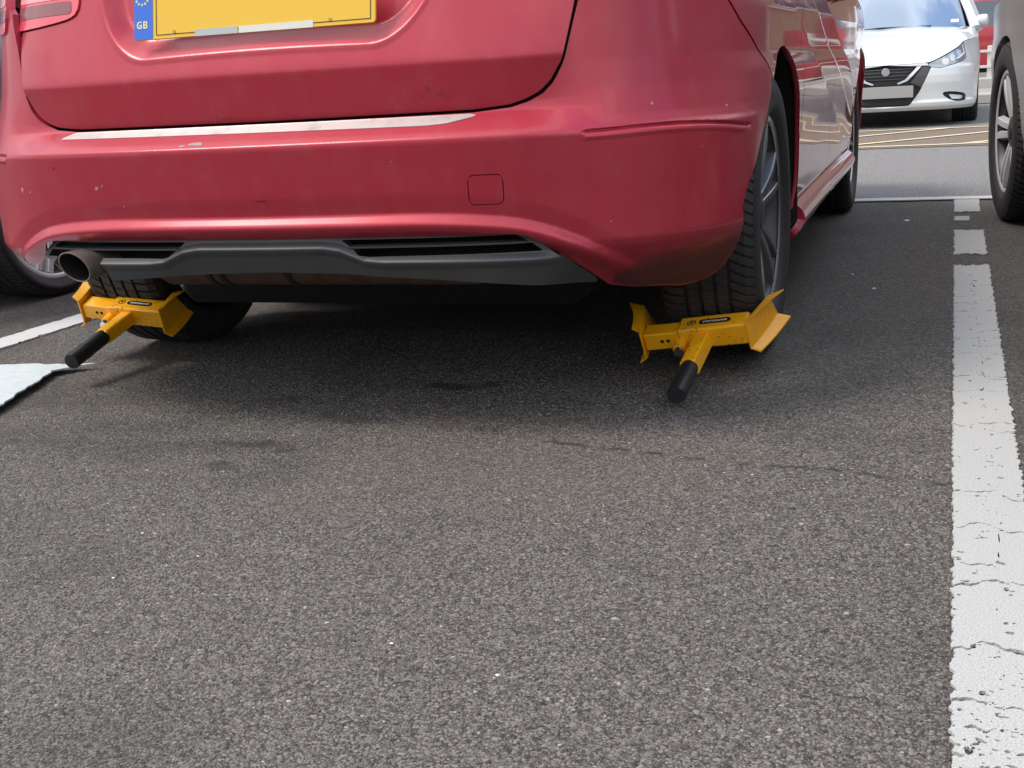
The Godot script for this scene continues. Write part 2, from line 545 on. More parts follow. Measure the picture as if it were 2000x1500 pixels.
func sky_image() -> Image:
	var w := 1024
	var h := 512
	var n := noise(1.7, 77, FastNoiseLite.TYPE_SIMPLEX_SMOOTH, 6)
	var n2 := noise(0.9, 78, FastNoiseLite.TYPE_SIMPLEX_SMOOTH, 3)
	var im := Image.create(w, h, false, Image.FORMAT_RGBF)
	for j in h:
		var lat := (0.5 - (j + 0.5) / h) * PI
		var y := sin(lat)
		for i in w:
			var lo := (i + 0.5) / w * TAU
			var d := Vector3(cos(lat) * sin(lo), y, cos(lat) * cos(lo))
			if y < -0.02:
				im.set_pixel(i, j, Color(0.16, 0.155, 0.15)); continue
			var yy := maxf(y, 0.0)
			var blue := Color(0.62, 0.74, 0.90).lerp(Color(0.17, 0.33, 0.68), pow(yy, 0.55))
			var q := d / (yy + 0.35)
			var c := n.get_noise_3d(q.x, 0.6 * q.y, q.z) + 0.35 * n2.get_noise_3d(q.x, q.y, q.z)
			var cov := smoothstep(-0.22, 0.12, c)
			cov = maxf(cov, 0.75 * (1.0 - smoothstep(0.0, 0.22, yy)))
			var thick := smoothstep(0.0, 0.5, c)
			var cl := Color(1.22, 1.21, 1.19).lerp(Color(0.78, 0.80, 0.84), thick)
			var px := blue.lerp(cl, cov) * lerpf(.58, 1.16, pow(yy, .6))
			im.set_pixel(i, j, px)
	return im

# ------------------------------------------------------------------ the red car's skin
const CT_RED := [[0, .93], [.13, .927], [.3, .918], [.45, .900], [.55, .873], [.64, .833], [.72, .782], [.80, .702], [.855, .61], [.888, .50], [.900, .35], [.903, .14], [.902, -.1], [.897, -1.0], [.895, -2.0], [.893, -2.6], [.885, -2.95], [.85, -3.2], [.76, -3.38], [.6, -3.49], [.3, -3.55], [0, -3.57]]
const PC := [[.27, -.05], [.30, -.035], [.38, -.012], [.42, -.006], [.46, -.003], [.52, .003], [.57, .008], [.579, .007], [.588, -.006], [.604, -.032], [.618, -.055], [.63, -.06], [.70, -.06], [.80, -.08]]
const PK := [[.22, -.20], [.245, -.15], [.27, -.11], [.31, -.062], [.345, -.024], [.362, -.008], [.376, .0], [.45, .001], [.55, .004], [.574, .004], [.582, -.004], [.60, -.013], [.65, -.030], [.70, -.042], [.78, -.054], [.85, -.064], [.95, -.085], [1.05, -.12]]
const PS := [[.19, -.045], [.24, -.035], [.30, -.026], [.36, -.016], [.42, -.012], [.50, -.008], [.56, -.002], [.61, .002], [.66, .001], [.70, -.006], [.76, -.004], [.80, -.002], [.86, -.012], [.95, -.035], [1.02, -.06]]
static func lipline(a: float) -> float:
	return stab(a, [[-1, .446], [0, .446], [.36, .446], [.48, .438], [.568, .424], [.644, .389], [.753, .334], [.9, .27]], .06)
func off_red(s: float, y: float) -> float:
	var a := absf(s)
	var wc := 1.0 - smoothstep(0.52, 0.74, a)
	var ws := smoothstep(0.95, 1.28, a)
	var o := stab(y, PC, .003) * wc + stab(y, PK, .004) * (1.0 - wc) * (1.0 - ws) + stab(y, PS, .008) * ws
	# rolled lip above the diffuser
	if a < 0.95:
		var d := y - lipline(a)
		var amp := 1.0 - smoothstep(0.62, 0.90, a)
		o += amp * stab(d, [[-.06, -.016], [-.047, -.010], [-.036, .004], [-.028, .0095], [-.021, .010], [-.003, -.004], [.006, -.003], [.03, .0]], .003)
	# crease that rises along the flank to the rear
	if a > 1.5:
		var zz := 1.63 - a
		var d := y - (.804 + (zz + .67) * .257)
		o += smoothstep(1.5, 1.75, a) * (1.0 - smoothstep(3.3, 3.9, a)) * stab(d, [[-.14, 0], [-.02, .007], [-.004, .008], [.022, -.007], [.14, 0]], .006)
	# slot under the shoulder line
	if a > 0.6 and a < 1.14:
		var yg := stab(a, [[.655, .573], [.82, .577], [.95, .571], [1.08, .556]], .06)
		var e := smoothstep(0.648, 0.665, a) * (1.0 - smoothstep(1.075, 1.095, a))
		var d := y - yg
		o += e * tab(d, [[-.016, 0], [-.009, .0025], [-.003, .0005], [.0, -.007], [.003, -.0055], [.0045, 0]])
	return o
func off_gate(s: float, y: float) -> float:
	var a := absf(s)
	var o := stab(y, [[.60, -.072], [.625, -.060], [.66, -.055], [.712, -.049], [.722, -.052], [.80, -.080], [.90, -.115], [1.0, -.150], [1.06, -.18]], .006)
	o += 0.012 * smoothstep(0.46, 0.70, a) * smoothstep(.66, .80, y)
	# the plate's pocket
	var c := Vector2(s, y) - Vector2(0, 0.93)
	var q := c.abs() - Vector2(0.345 + 0.05 * smoothstep(0.76, 0.95, y), 0.178) + Vector2(.10, .10)
	var d := Vector2(maxf(q.x, 0), maxf(q.y, 0)).length() + minf(maxf(q.x, q.y), 0.0) - .10
	d += 0.006 * cos(s * 4.5) - 0.004
	o -= 0.030 * (1.0 - smoothstep(-0.042, 0.0, d)) - 0.002 * (1.0 - smoothstep(0.0, 0.012, absf(d)))
	return o

# ------------------------------------------------------------------ wheels
func tyre_mesh(R: float, W: float, rim: float, blocks: int) -> ArrayMesh:
	var h := W * 0.5
	var k := W / .222
	# across the tread: rib edges and groove floors, so that the grooves stay sharp
	var cols := []      # x, r, kind: 0 wall, 1 shoulder, 2 rib, 3 groove floor
	var wall := [[.80, rim], [.92, rim + .006], [1.0, rim + .02], [1.02, lerpf(rim, R, .30)], [1.025, lerpf(rim, R, .50)], [1.01, lerpf(rim, R, .72)], [.985, R - .024]]
	for q in wall: cols.append([-h * q[0], q[1], 0])
	var xs := [[-.105, 1], [-.099, 1], [-.088, 1], [-.070, 1], [-.0555, 1]]
	for g in [-.050, -.017, .017, .050]: xs.append_array([[g - .0045, 2], [g - .0036, 3], [g + .0036, 3], [g + .0045, 2]])
	for q in [[.0555, 1], [.070, 1], [.088, 1], [.099, 1], [.105, 1]]: xs.append(q)
	for q in xs:
		var x: float = q[0] * k
		var ax := absf(q[0])
		var r := R - .003 * pow(ax / .11, 2.0) - .010 * smoothstep(.086, .107, ax)
		cols.append([x, r - (.0075 if q[1] == 3 else 0.0), q[1]])
	for i in range(wall.size() - 1, -1, -1): cols.append([h * wall[i][0], wall[i][1], 0])
	var ph := [0.0, .36, .40, .60, .64]
	var rows := []
	for j in blocks * 5 + 1:
		var b := j / 5
		var p: float = ph[j % 5]
		var deep := j % 5 == 2 or j % 5 == 3
		var row := PackedVector3Array()
		for c in cols:
			var x: float = c[0]
			var r: float = c[1]
			var skew := .55 * absf(x) / k + .9 * x / k * (1.0 if c[2] != 0 else 0.0)
			if c[2] == 1 and deep: r -= .006
			elif c[2] == 2 and deep: r -= .0022
			var th := TAU * (b + p * (1.0 if c[2] != 0 else 1.0)) / blocks + skew
			row.append(Vector3(x, r * cos(th), r * sin(th)))
		rows.append(row)
	var mb := MB.new()
	var wallmb := []
	var w: int = cols.size()
	for j in blocks * 5:
		for i in w - 1:
			var A: Vector3 = rows[j][i]
			var B: Vector3 = rows[j + 1][i]
			var C: Vector3 = rows[j + 1][i + 1]
			var D: Vector3 = rows[j][i + 1]
			if cols[i][2] == 0 and cols[i + 1][2] == 0:
				# smooth wall normals from the profile
				var d := Vector2(cols[i + 1][0] - cols[i][0], cols[i + 1][1] - cols[i][1])
				var d0: Vector2 = d if i == 0 else Vector2(cols[i][0] - cols[i - 1][0], cols[i][1] - cols[i - 1][1])
				var d1: Vector2 = d if i >= w - 2 else Vector2(cols[i + 2][0] - cols[i + 1][0], cols[i + 2][1] - cols[i + 1][1])
				var n0 := (d.normalized() + d0.normalized()).normalized()
				var n1 := (d.normalized() + d1.normalized()).normalized()
				var f := func(p: Vector3, t: Vector2) -> Vector3:
					var q := Vector2(p.y, p.z).normalized()
					return Vector3(-t.y, q.x * t.x, q.y * t.x)
				mb.tri(A, B, C, f.call(A, n0), f.call(B, n0), f.call(C, n1))
				mb.tri(A, C, D, f.call(A, n0), f.call(C, n1), f.call(D, n1))
			else:
				var o := Vector3(0, A.y + C.y, A.z + C.z)
				mb.quad(A, B, C, D, o)
	return mb.mesh()

func spoke_mesh(rim: float, style: int) -> ArrayMesh:
	# one pair of blades from hub to rim, in the plane x = outwards, y = along
	var mb := MB.new()
	for sg in [-1.0, 1.0]:
		var prev := []
		for i in 9:
			var t := i / 8.0
			var r := lerpf(.045, rim - .004, t)
			var off: float
			var wd: float
			if style == 0:
				off = sg * lerpf(.011, .043, pow(t, 1.4)); wd = lerpf(.011, .0085, t)
			else:
				off = sg * lerpf(.014, .030, t); wd = lerpf(.013, .014, t)
			var x := .070 + .021 * sin(t * PI * .55)
			var dp := lerpf(.034, .022, t)
			var q := [Vector3(x, r, off - wd + .002), Vector3(x, r, off + wd - .002), Vector3(x - .003, r, off + wd), Vector3(x - dp, r, off + wd * 1.5), Vector3(x - dp, r, off - wd * 1.5), Vector3(x - .003, r, off - wd)]
			if i > 0:
				for k in 6:
					var k2 := (k + 1) % 6
					var c: Vector3 = (q[0] + q[3]) * .5
					mb.quad(prev[k], q[k], q[k2], prev[k2], (q[k] + q[k2]) * .5 - c)
			prev = q
	return mb.mesh()

var wheel_cache := {}
func wheel(parent: Node3D, at: Vector3, left: bool, R: float, rim: float, style: int, spin := 0.0) -> Node3D:
	var key := "%f %f %d" % [R, rim, style]
	if not wheel_cache.has(key):
		var barrel := MB.new()
		barrel.lathe([Vector2(-.085, rim - .012), Vector2(.05, rim - .024), Vector2(.075, rim - .018), Vector2(.092, rim - .006)], 72)
		var lip := MB.new()
		lip.lathe([Vector2(.090, rim - .014), Vector2(.0945, rim - .010), Vector2(.0955, rim + .001), Vector2(.092, rim + .007), Vector2(.084, rim + .008)], 72)
		var hub := MB.new()
		hub.lathe([Vector2(.02, .075), Vector2(.056, .074), Vector2(.070, .062), Vector2(.075, .050), Vector2(.075, .034)], 40)
		var cap := MB.new()
		cap.lathe([Vector2(.066, .034), Vector2(.078, .033), Vector2(.081, .026), Vector2(.082, .0001)], 32)
		var bolts := MB.new()
		for i in 5:
			var a := TAU * (i + .5) / 5
			bolts.lathe([Vector2(.05, .011), Vector2(.062, .010), Vector2(.064, .0001)], 6, Transform3D(Basis(), Vector3(0, cos(a) * .053, sin(a) * .053)))
		var dsc := MB.new()
		dsc.lathe([Vector2(.005, .150), Vector2(.018, .150), Vector2(.020, .148), Vector2(.020, .085), Vector2(.045, .084), Vector2(.046, .0001)], 48)
		var cal := MB.new()
		var poly := PackedVector2Array()
		for i in 7: poly.append(Vector2(cos(-.45 + .15 * i), sin(-.45 + .15 * i)) * .158)
		for i in range(6, -1, -1): poly.append(Vector2(cos(-.45 + .15 * i), sin(-.45 + .15 * i)) * .098)
		cal.prism(poly, .05, Transform3D(Basis(Vector3(0, 0, -1), Vector3(0, 1, 0), Vector3(1, 0, 0)), Vector3(-.005, 0, 0)), .004)
		wheel_cache[key] = [tyre_mesh(R, .217, rim + .004, 84), barrel.mesh(), lip.mesh(), spoke_mesh(rim - .014, style), hub.mesh(), cap.mesh(), bolts.mesh(), dsc.mesh(), cal.mesh()]
	var c: Array = wheel_cache[key]
	var w := Node3D.new()
	w.name = "wheel"
	parent.add_child(w, true)
	w.position = at
	if left: w.rotation.y = PI
	obj("tyre", c[0], M.rubber, w)
	obj("rim", c[1], M.alloy_dark, w)
	obj("rim_edge", c[2], M.alloy_bright if style == 0 else M.alloy_silver, w)
	for i in 5:
		var s := obj("spoke", c[3], M.alloy if style == 0 else M.alloy_silver, w)
		s.rotation.x = spin + TAU * i / 5
	obj("hub", c[4], M.alloy_dark, w)
	obj("hub_cap", c[5], M.alloy_dark, w)
	obj("wheel_bolts", c[6], M.alloy_dark, w)
	obj("brake_disc", c[7], M.disc, w)
	obj("brake_caliper", c[8], M.alloy_dark, w)
	return w

# floor pan, wheel wells, cabin and bonnet, common to the cars built on this skin
func car_common(car: Node3D, sh: Shell, paint: Material, rear_cut: float):
	var fl := MB.new()
	for b in [[-.80, .80, -3.3, -3.02], [-.56, .56, -3.04, -2.28], [-.80, .80, -2.3, -.36], [-.52, .52, -.38, .46]]:
		fl.rbox(Transform3D(Basis(), Vector3((b[0] + b[1]) * .5, .28, (b[2] + b[3]) * .5)), Vector3(b[1] - b[0], .20, b[3] - b[2]), .03)
	fl.rbox(Transform3D(Basis(), Vector3(0, .445, .55)), Vector3(1.16, .10, .62), .04)
	fl.rbox(Transform3D(Basis(), Vector3(0, .66, -1.3)), Vector3(1.5, .5, 3.6), .05)
	obj("floor_pan", fl.mesh(), M.deep, car)
	var ax := MB.new()
	ax.tube([Vector3(-.66, .31, .06), Vector3(-.3, .30, .10), Vector3(.3, .30, .10), Vector3(.66, .31, .06)], [.035, .045, .045, .035], 12)
	obj("rear_axle", ax.mesh(), M.deep, car)
	for zc in [.04, -2.66]:
		for sg in [-1.0, 1.0]:
			var lw := MB.new()
			var rows := []
			for i in 25:
				var a := PI * lerpf(.0, 1.06 if zc > 0 else 1.0, i / 24.0)
				var row := PackedVector3Array()
				for x in [.54, .60, .66, (.884 if a > PI * .36 else .70) if zc > 0 else .848]: row.append(Vector3(x * sg, .325 + sin(a) * .388, zc + cos(a) * .388))
				rows.append(row)
			lw.grid(rows, Vector3(.7 * sg, .325, zc))
			obj("wheel_well", lw.mesh(), M.deep, car)
	# cabin
	var ring := func(t: float) -> PackedVector3Array:
		var o := PackedVector3Array()
		var hx := lerpf(.835, .60, t)
		var zr := lerpf(rear_cut, rear_cut - .20, t)
		var zf := lerpf(-2.35, -1.45, t)
		var y := lerpf(.97, 1.46, t)
		for i in 65:
			var a := TAU * i / 64
			var c := cos(a)
			var s := sin(a)
			o.append(Vector3(signf(s) * pow(absf(s), .35) * hx, y, (zr + zf) * .5 + signf(c) * pow(absf(c), .35) * (zr - zf) * .5))
		return o
	var mid := Vector3(0, 1.1, -.8)
	var gl := MB.new()
	gl.grid([ring.call(0.0), ring.call(.33), ring.call(.66), ring.call(.92)], mid, true)
	obj("window_glass", gl.mesh(), M.glass_dark, car)
	var rf := MB.new()
	var rr := [ring.call(.90)]
	var r1: PackedVector3Array = ring.call(1.0)
	for k in 6:
		var f: float = [1.012, .96, .8, .55, .28, .01][k]
		var o := PackedVector3Array()
		for p in r1: o.append(Vector3(p.x * f, 1.465 + .07 * (1.0 - f * f) + .006 * k, (p.z + .5) * f - .5))
		rr.append(o)
	rf.grid(rr, mid, true)
	obj("roof", rf.mesh(), paint, car)
	for sg in [-1.0, 1.0]:
		for q in [[.0, -.06], [-1.02, -.95], [-2.30, -1.40]]:
			var pil := MB.new()
			var a := Vector3(.838 * sg, .96, q[0] + (rear_cut - .55 if q[0] == .0 else 0.0))
			var b := Vector3(.612 * sg, 1.47, q[1] + (rear_cut - .60 if q[0] == .0 else 0.0))
			pil.tube([a, a.lerp(b, .5) + Vector3(.012 * sg, .01, 0), b], [.045, .04, .035], 8)
			obj("pillar", pil.mesh(), paint, car)
	var bn := MB.new()
	var rows := []
	for j in 9:
		var t := j / 8.0
		var row := PackedVector3Array()
		for i in 33:
			var u := i / 16.0 - 1.0
			var sf := sh.total - absf(u) * .95 if t == 0.0 else 0.0
			var x := u * lerpf(.80, .82, t)
			var zf := lerpf(-3.50 + .35 * u * u * u * u, -2.30, t)
			row.append(Vector3(x, lerpf(.74, .97, pow(t, .7)) + .05 * (1.0 - u * u) * smoothstep(0, .3, t), zf))
		rows.append(row)
	bn.grid(rows, Vector3(0, 0, -2.8))
	obj("bonnet", bn.mesh(), paint, car)

func plain_side(sh: Shell) -> PackedVector2Array:
	return PackedVector2Array([Vector2(0, .26), Vector2(sh.total - .01, .26), Vector2(sh.total - .01, .76), Vector2(sh.s_of_z(-2.9), .84), Vector2(sh.s_of_z(-2.3), .97), Vector2(0, .97)])

# a whole car seen only by its wheel and flank
func plain_car(called: String, label: String, paint: Material, R: float, rim: float, style: int) -> Node3D:
	var car := thing(called, label, "car")
	var inset := .030 if style == 1 else 0.0
	var sh := Shell.new(CT_RED, func(s, y): return stab(y, PS, .012) - inset)
	var arch := [circle2(Vector2(sh.s_of_z(.04), .335), .375), circle2(Vector2(sh.s_of_z(-2.66), .335), .375)]
	var p := plain_side(sh)
	for sd_ in 2:
		var hs := arch if sd_ == 0 else [mirror(arch[0]), mirror(arch[1])]
		obj("flank", panel(sh, p if sd_ == 0 else mirror(p), hs, .03, .03, .05).mesh(), paint, car)
	car_common(car, sh, paint, .45)
	for q in [[.767, .04, false], [-.745, .04, true], [.752, -2.66, false], [-.752, -2.66, true]]:
		wheel(car, Vector3(q[0], R, q[1]), q[2], R, rim, style, .3)
	return car

func red_car() -> Node3D:
	var car := thing("red_car", "dusty red hatchback with yellow clamps on both of its rear wheels", "car")
	var sh := Shell.new(CT_RED, off_red)
	var sg := Shell.new(CT_RED, off_gate)
	var zs := func(z: float) -> float: return sh.s_of_z(z)
	# outline of the bumper: right half, then its mirror image
	var right := []
	for q in [[.0, .399], [.515, .399], [.545, .393], [.568, .380], [.60, .357], [.70, .292], [.735, .272], [.815, .259], [.942, .247], [1.03, .237], [1.06, .236], [1.094, .243], [1.113, .257], [1.122, .289], [1.113, .322], [1.088, .350], [1.056, .374], [1.052, .403], [1.08, .44], [1.169, .494], [1.25, .56], [1.285, .615], [1.300, .648]]: right.append(Vector2(q[0], q[1]))
	for q in [[1.248, .676], [1.207, .697], [1.155, .729], [1.113, .758], [1.077, .796], [1.04, .86], [1.01, .90], [.755, .90]]: right.append(Vector2(q[0], q[1]))
	var shut := [[.694, .87], [.672, .806], [.634, .699], [.612, .664], [.590, .645], [.560, .632], [.525, .6235], [.45, .618], [.0, .616]]
	for q in shut: right.append(Vector2(q[0], q[1]))
	var full := PackedVector2Array(right)
	# the left corner is cut away for the tail pipe
	var left := [Vector2(.0, .399), Vector2(.515, .399), Vector2(.545, .393), Vector2(.575, .374), Vector2(.61, .354), Vector2(.65, .340), Vector2(.72, .331), Vector2(.82, .326), Vector2(.95, .328), Vector2(1.05, .336), Vector2(1.088, .350)]
	left.append_array(right.slice(18))
	for i in range(left.size() - 2, 0, -1): full.append(Vector2(-left[i].x, left[i].y))
	var tow_c := Vector2(.4725, .4815)
	var bump := panel(sh, full, [rrect(tow_c, .066, .056, .012)], .012, .011, .014, [[.394, .46, .003], [.29, .394, .0045], [.582, .625, .003], [.55, .582, .0016]], [[.43, .515, .003], [.52, 1.12, .007], [-1.12, -.52, .008], [.64, .67, .003], [-.67, -.64, .004], [1.07, 1.1, .003]])
	var bumper := obj("rear_bumper", bump.mesh(), M.red, car)
	obj("tow_eye_cover", panel(sh, rrect(tow_c, .0625, .0525, .0105), [], .003, .003, .006).mesh(), M.red, bumper)
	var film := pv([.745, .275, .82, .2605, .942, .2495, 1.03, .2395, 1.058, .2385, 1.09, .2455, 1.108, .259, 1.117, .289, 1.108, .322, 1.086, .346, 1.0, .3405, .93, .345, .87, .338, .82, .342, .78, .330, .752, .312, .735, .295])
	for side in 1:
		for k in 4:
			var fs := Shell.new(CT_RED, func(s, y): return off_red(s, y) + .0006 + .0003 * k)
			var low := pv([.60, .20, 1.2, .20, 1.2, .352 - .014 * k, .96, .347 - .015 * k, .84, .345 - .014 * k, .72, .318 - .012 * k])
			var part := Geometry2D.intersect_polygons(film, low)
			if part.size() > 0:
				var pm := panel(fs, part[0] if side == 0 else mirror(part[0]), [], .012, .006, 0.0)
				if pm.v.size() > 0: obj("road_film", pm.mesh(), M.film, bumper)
	# scuffs and chips in the bumper's paint
	var scuff_m := [mat(lin(.30, .26, .25), .7), mat(lin(.50, .20, .22), .6), mat(lin(.16, .008, .02), .3)]
	var rng := RandomNumberGenerator.new(); rng.seed = 7
	var skin_up := Shell.new(CT_RED, func(s, y): return off_red(s, y) + .0007)
	for q in [[-.11, .5865, .018, .0035, 0], [-.14, .5845, .008, .002, 0], [-.60, .505, .007, .006, 1], [-.57, .50, .004, .003, 1], [-.36, .508, .006, .005, 1], [-.345, .512, .003, .003, 1], [-.30, .47, .003, .002, 1], [.02, .475, .016, .0015, 2], [-.47, .55, .004, .003, 2], [.80, .615, .004, .003, 1], [1.0, .60, .006, .003, 1], [.9, .53, .003, .002, 1], [.7, .41, .003, .002, 1], [.3, .54, .002, .0015, 1], [-.2, .43, .004, .0015, 1]]:
		var poly := PackedVector2Array()
		for k in 9: poly.append(Vector2(q[0], q[1]) + Vector2(cos(TAU * k / 9) * q[2], sin(TAU * k / 9) * q[3]) * rng.randf_range(.5, 1.2))
		obj("scuff", panel(skin_up, poly, [], .0018, .0012, 0.0).mesh(), scuff_m[q[4]], bumper)
	# body behind the shut lines
	var inner := Shell.new(CT_RED, func(s, y): return minf(off_red(s, y), off_gate(s, y)) - .022)
	obj("inner_body", panel(inner, pv([-1.2, .41, 1.2, .41, 1.2, .95, -1.2, .95]), [rrect(tow_c, .02, .02, .005)], .04, .02, 0.0).mesh(), M.red_inner, car)
	# tailgate
	var g := []
	for q in [[.0, .6215], [.45, .6235], [.522, .629], [.555, .6375], [.584, .6495], [.606, .668], [.628, .701], [.666, .807], [.688, .87], [.735, 1.0], [.0, 1.0]]: g.append(Vector2(q[0], q[1]))
	var gate_poly := PackedVector2Array(g)
	for i in range(g.size() - 2, 0, -1): gate_poly.append(Vector2(-g[i].x, g[i].y))
	var lamp_in := pv([-.74, .828, -.62, .829, -.50, .838, -.462, .846, -.446, .862, -.452, .90, -.47, .98, -.80, .98])
	lamp_in = soft(lamp_in, 1)
	var gate := obj("tailgate", panel(sg, gate_poly, [lamp_in, mirror(lamp_in)], .010, .008, .012, [[.70, .73, .003], [.735, .82, .003]], [[-.43, -.22, .004], [.22, .43, .004]]).mesh(), M.red, car)
	var gate_up := Shell.new(CT_RED, func(s, y): return off_gate(s, y) + .0006)
	for q in [[.36, .665, .005, .006], [.385, .655, .008, .005], [.40, .648, .006, .004], [.412, .662, .004, .003], [.35, .653, .004, .004], [-.09, .634, .004, .010], [-.075, .632, .008, .004], [-.06, .634, .003, .005]]:
		var poly := PackedVector2Array()
		for k in 9: poly.append(Vector2(q[0], q[1]) + Vector2(cos(TAU * k / 9) * q[2], sin(TAU * k / 9) * q[3]) * rng.randf_range(.4, 1.2))
		obj("clean_spot", panel(gate_up, poly, [], .0018, .0012, 0.0).mesh(), M.red_clean, gate)
	# rear lamps: the piece on the tailgate and the piece on the body
	var lamp_out := soft(pv([-.705, .826, -.80, .826, -.98, .835, -1.06, .87, -1.08, .97, -.80, .98, -.75, .98]), 1)
	for side in 2:
		for k in 2:
			var base: PackedVector2Array = [lamp_in, lamp_out][k]
			var shr := Geometry2D.offset_polygon(base, -.004)[0]
			var clip := Geometry2D.intersect_polygons(shr, pv([-.683, .80, -.735, .99, -.30, .99, -.30, .80]) if k == 0 else pv([-1.3, .78, -.664, .78, -.745, 1.0, -1.3, 1.0]))[0]
			var skin: Shell = Shell.new(CT_RED, func(s, y): return off_gate(s, y) + .004) if k == 0 else Shell.new(CT_RED, func(s, y): return off_red(s, y) + .005)
			var lamp := obj("tail_light", panel(skin, clip if side == 0 else mirror(clip), [], .012, .012, .02).mesh(), M.lens_red, car)
			var band := Geometry2D.intersect_polygons(clip, pv([-1.2, .850, -.47, .856, -.48, .882, -1.2, .878]))
			if band.size() > 0:
				var bs := Shell.new(CT_RED, func(s, y): return skin.off.call(s, y) + .001)
				obj("reflector", panel(bs, band[0] if side == 0 else mirror(band[0]), [], .012, .008, .002).mesh(), M.lens_dark, lamp)
			var band2 := Geometry2D.intersect_polygons(clip, pv([-1.2, .884, -.47, .888, -.48, .96, -1.2, .96]))
			if band2.size() > 0:
				var bs := Shell.new(CT_RED, func(s, y): return skin.off.call(s, y) + .0012)
				obj("lamp_band", panel(bs, band2[0] if side == 0 else mirror(band2[0]), [], .012, .008, .002).mesh(), M.lens_pale, lamp)
	# number plate with its blue band
	var pxf := Transform3D(Basis(Vector3.RIGHT, -.20), Vector3(0, .848, .846))
	var pl := MB.new()
	pl.prism(rrect(Vector2.ZERO, .526, .122, .007), .004, pxf, .001)
	var plate := obj("number_plate", pl.mesh(), M.plate_yellow, car)
	var bb := MB.new()
	bb.prism(rrect(Vector2(-.2405, 0), .043, .119, .004), .0006, pxf.translated_local(Vector3(0, 0, .0042)))
	obj("blue_band", bb.mesh(), M.plate_blue, plate)
	var fr := MB.new()
	for q in [[.022, -.053, .464, .0014], [.022, .053, .464, .0014]]: fr.prism(rrect(Vector2(q[0], q[1]), q[2], q[3], .0005), .0005, pxf.translated_local(Vector3(0, 0, .0042)))
	for q in [[-.211, 0.0], [.253, 0.0]]: fr.prism(rrect(Vector2(q[0], q[1]), .0014, .106, .0005), .0005, pxf.translated_local(Vector3(0, 0, .0042)))
	obj("border_line", fr.mesh(), M.label_black, plate)
	var stk := MB.new()
	stk.prism(rrect(Vector2(-.075, -.0545), .095, .013, .001), .0006, pxf.translated_local(Vector3(0, 0, .0043)))
	obj("dealer_strip", stk.mesh(), mat(lin(.42, .46, .46), .4), plate)
	var stw := MB.new()
	stw.prism(rrect(Vector2(.055, -.0545), .16, .013, .001), .0006, pxf.translated_local(Vector3(0, 0, .0043)))
	obj("dealer_strip", stw.mesh(), mat(lin(.66, .66, .58), .4), plate)
	var tx := TextMesh.new()
	var fnt := SystemFont.new(); fnt.font_names = PackedStringArray(["Droid Sans"]); fnt.font_weight = 700
	tx.font = fnt; tx.text = "GB"; tx.font_size = 32; tx.pixel_size = .00062; tx.depth = .0006
	var gb := obj("country_letters", tx, M.plate_ink, plate)
	gb.transform = pxf.translated_local(Vector3(-.243, -.032, .0052))
	var stars := MB.new()
	for i in 12:
		var a := TAU * i / 12
		var c := Vector2(-.243 + cos(a) * .0145, .022 + sin(a) * .0145)
		var sp := PackedVector2Array()
		for k in 10: sp.append(c + Vector2(sin(TAU * k / 10), cos(TAU * k / 10)) * (.0032 if k % 2 == 0 else .0013))
		stars.prism(sp, .0005, pxf.translated_local(Vector3(0, 0, .0048)))
	obj("stars", stars.mesh(), M.plate_ink, plate)
	for q in [[-.17, -.049], [.17, -.049]]:
		var sc := MB.new()
		sc.prism(circle2(Vector2(q[0], q[1]), .0035, 12), .0012, pxf.translated_local(Vector3(0, 0, .0042)))
		obj("plate_screw", sc.mesh(), mat(lin(.35, .3, .1), .5), plate)
	# loading strip on the bumper's upper edge
	var strip_sh := Shell.new(CT_RED, func(s, y): return off_red(s, y) + .0025)
	obj("loading_strip", panel(strip_sh, pv([-.487, .6055, .36, .6005, .40, .6025, .462, .6135, .445, .6165, -.455, .6175]), [], .01, .003, .004).mesh(), M.silver, car)
	# diffuser below the bumper
	var ridge := func(a: float) -> float: return tab(a, [[.0, .385], [.14, .385], [.175, .380], [.225, .3600], [.26, .3565], [.62, .3525]])
	var vsh := Shell.new(CT_RED, func(s: float, y: float) -> float:
		var a := absf(s)
		var d: float = y - ridge.call(a)
		var o := -.012 + stab(d, [[-.10, -.055], [-.05, -.026], [-.02, -.008], [-.010, .003], [-.006, .006], [-.003, .006], [.008, -.008], [.02, -.009], [.05, -.010]], .002)
		o = lerpf(o, stab(y, PK, .006) - .006, smoothstep(.54, .67, a))
		return o)
	var vr := [Vector2(0, .4025), Vector2(.515, .4025), Vector2(.530, .400), Vector2(.545, .394), Vector2(.562, .384), Vector2(.595, .357), Vector2(.695, .289), Vector2(.70, .281), Vector2(.62, .288), Vector2(.5, .300), Vector2(.36, .314), Vector2(.2, .325), Vector2(0, .331)]
	var vp := PackedVector2Array(vr)
	for i in range(vr.size() - 2, 0, -1): vp.append(Vector2(-vr[i].x, vr[i].y))
	var slot_hi := pv([.174, .3950, .522, .3950, .545, .3825, .190, .3825])
	var slot_lo := pv([.197, .3785, .552, .3785, .573, .3625, .230, .3625, .212, .366])
	var pipe_hole := soft(pv([-.52, .20, -.40, .20, -.388, .30, -.385, .36, -.41, .389, -.50, .391, -.535, .382, -.535, .33]), 2)
	var val := obj("diffuser", panel(vsh, vp, [slot_hi, slot_lo, mirror(slot_hi), mirror(slot_lo), pipe_hole, pv([-.80, .2, -.525, .2, -.525, .350, -.59, .362, -.80, .366])], .007, .006, .03, [[.335, .403, .002]], [[.52, .575, .003], [.17, .23, .003], [-.575, -.52, .003], [-.23, -.17, .003]]).mesh(), M.plastic, car)
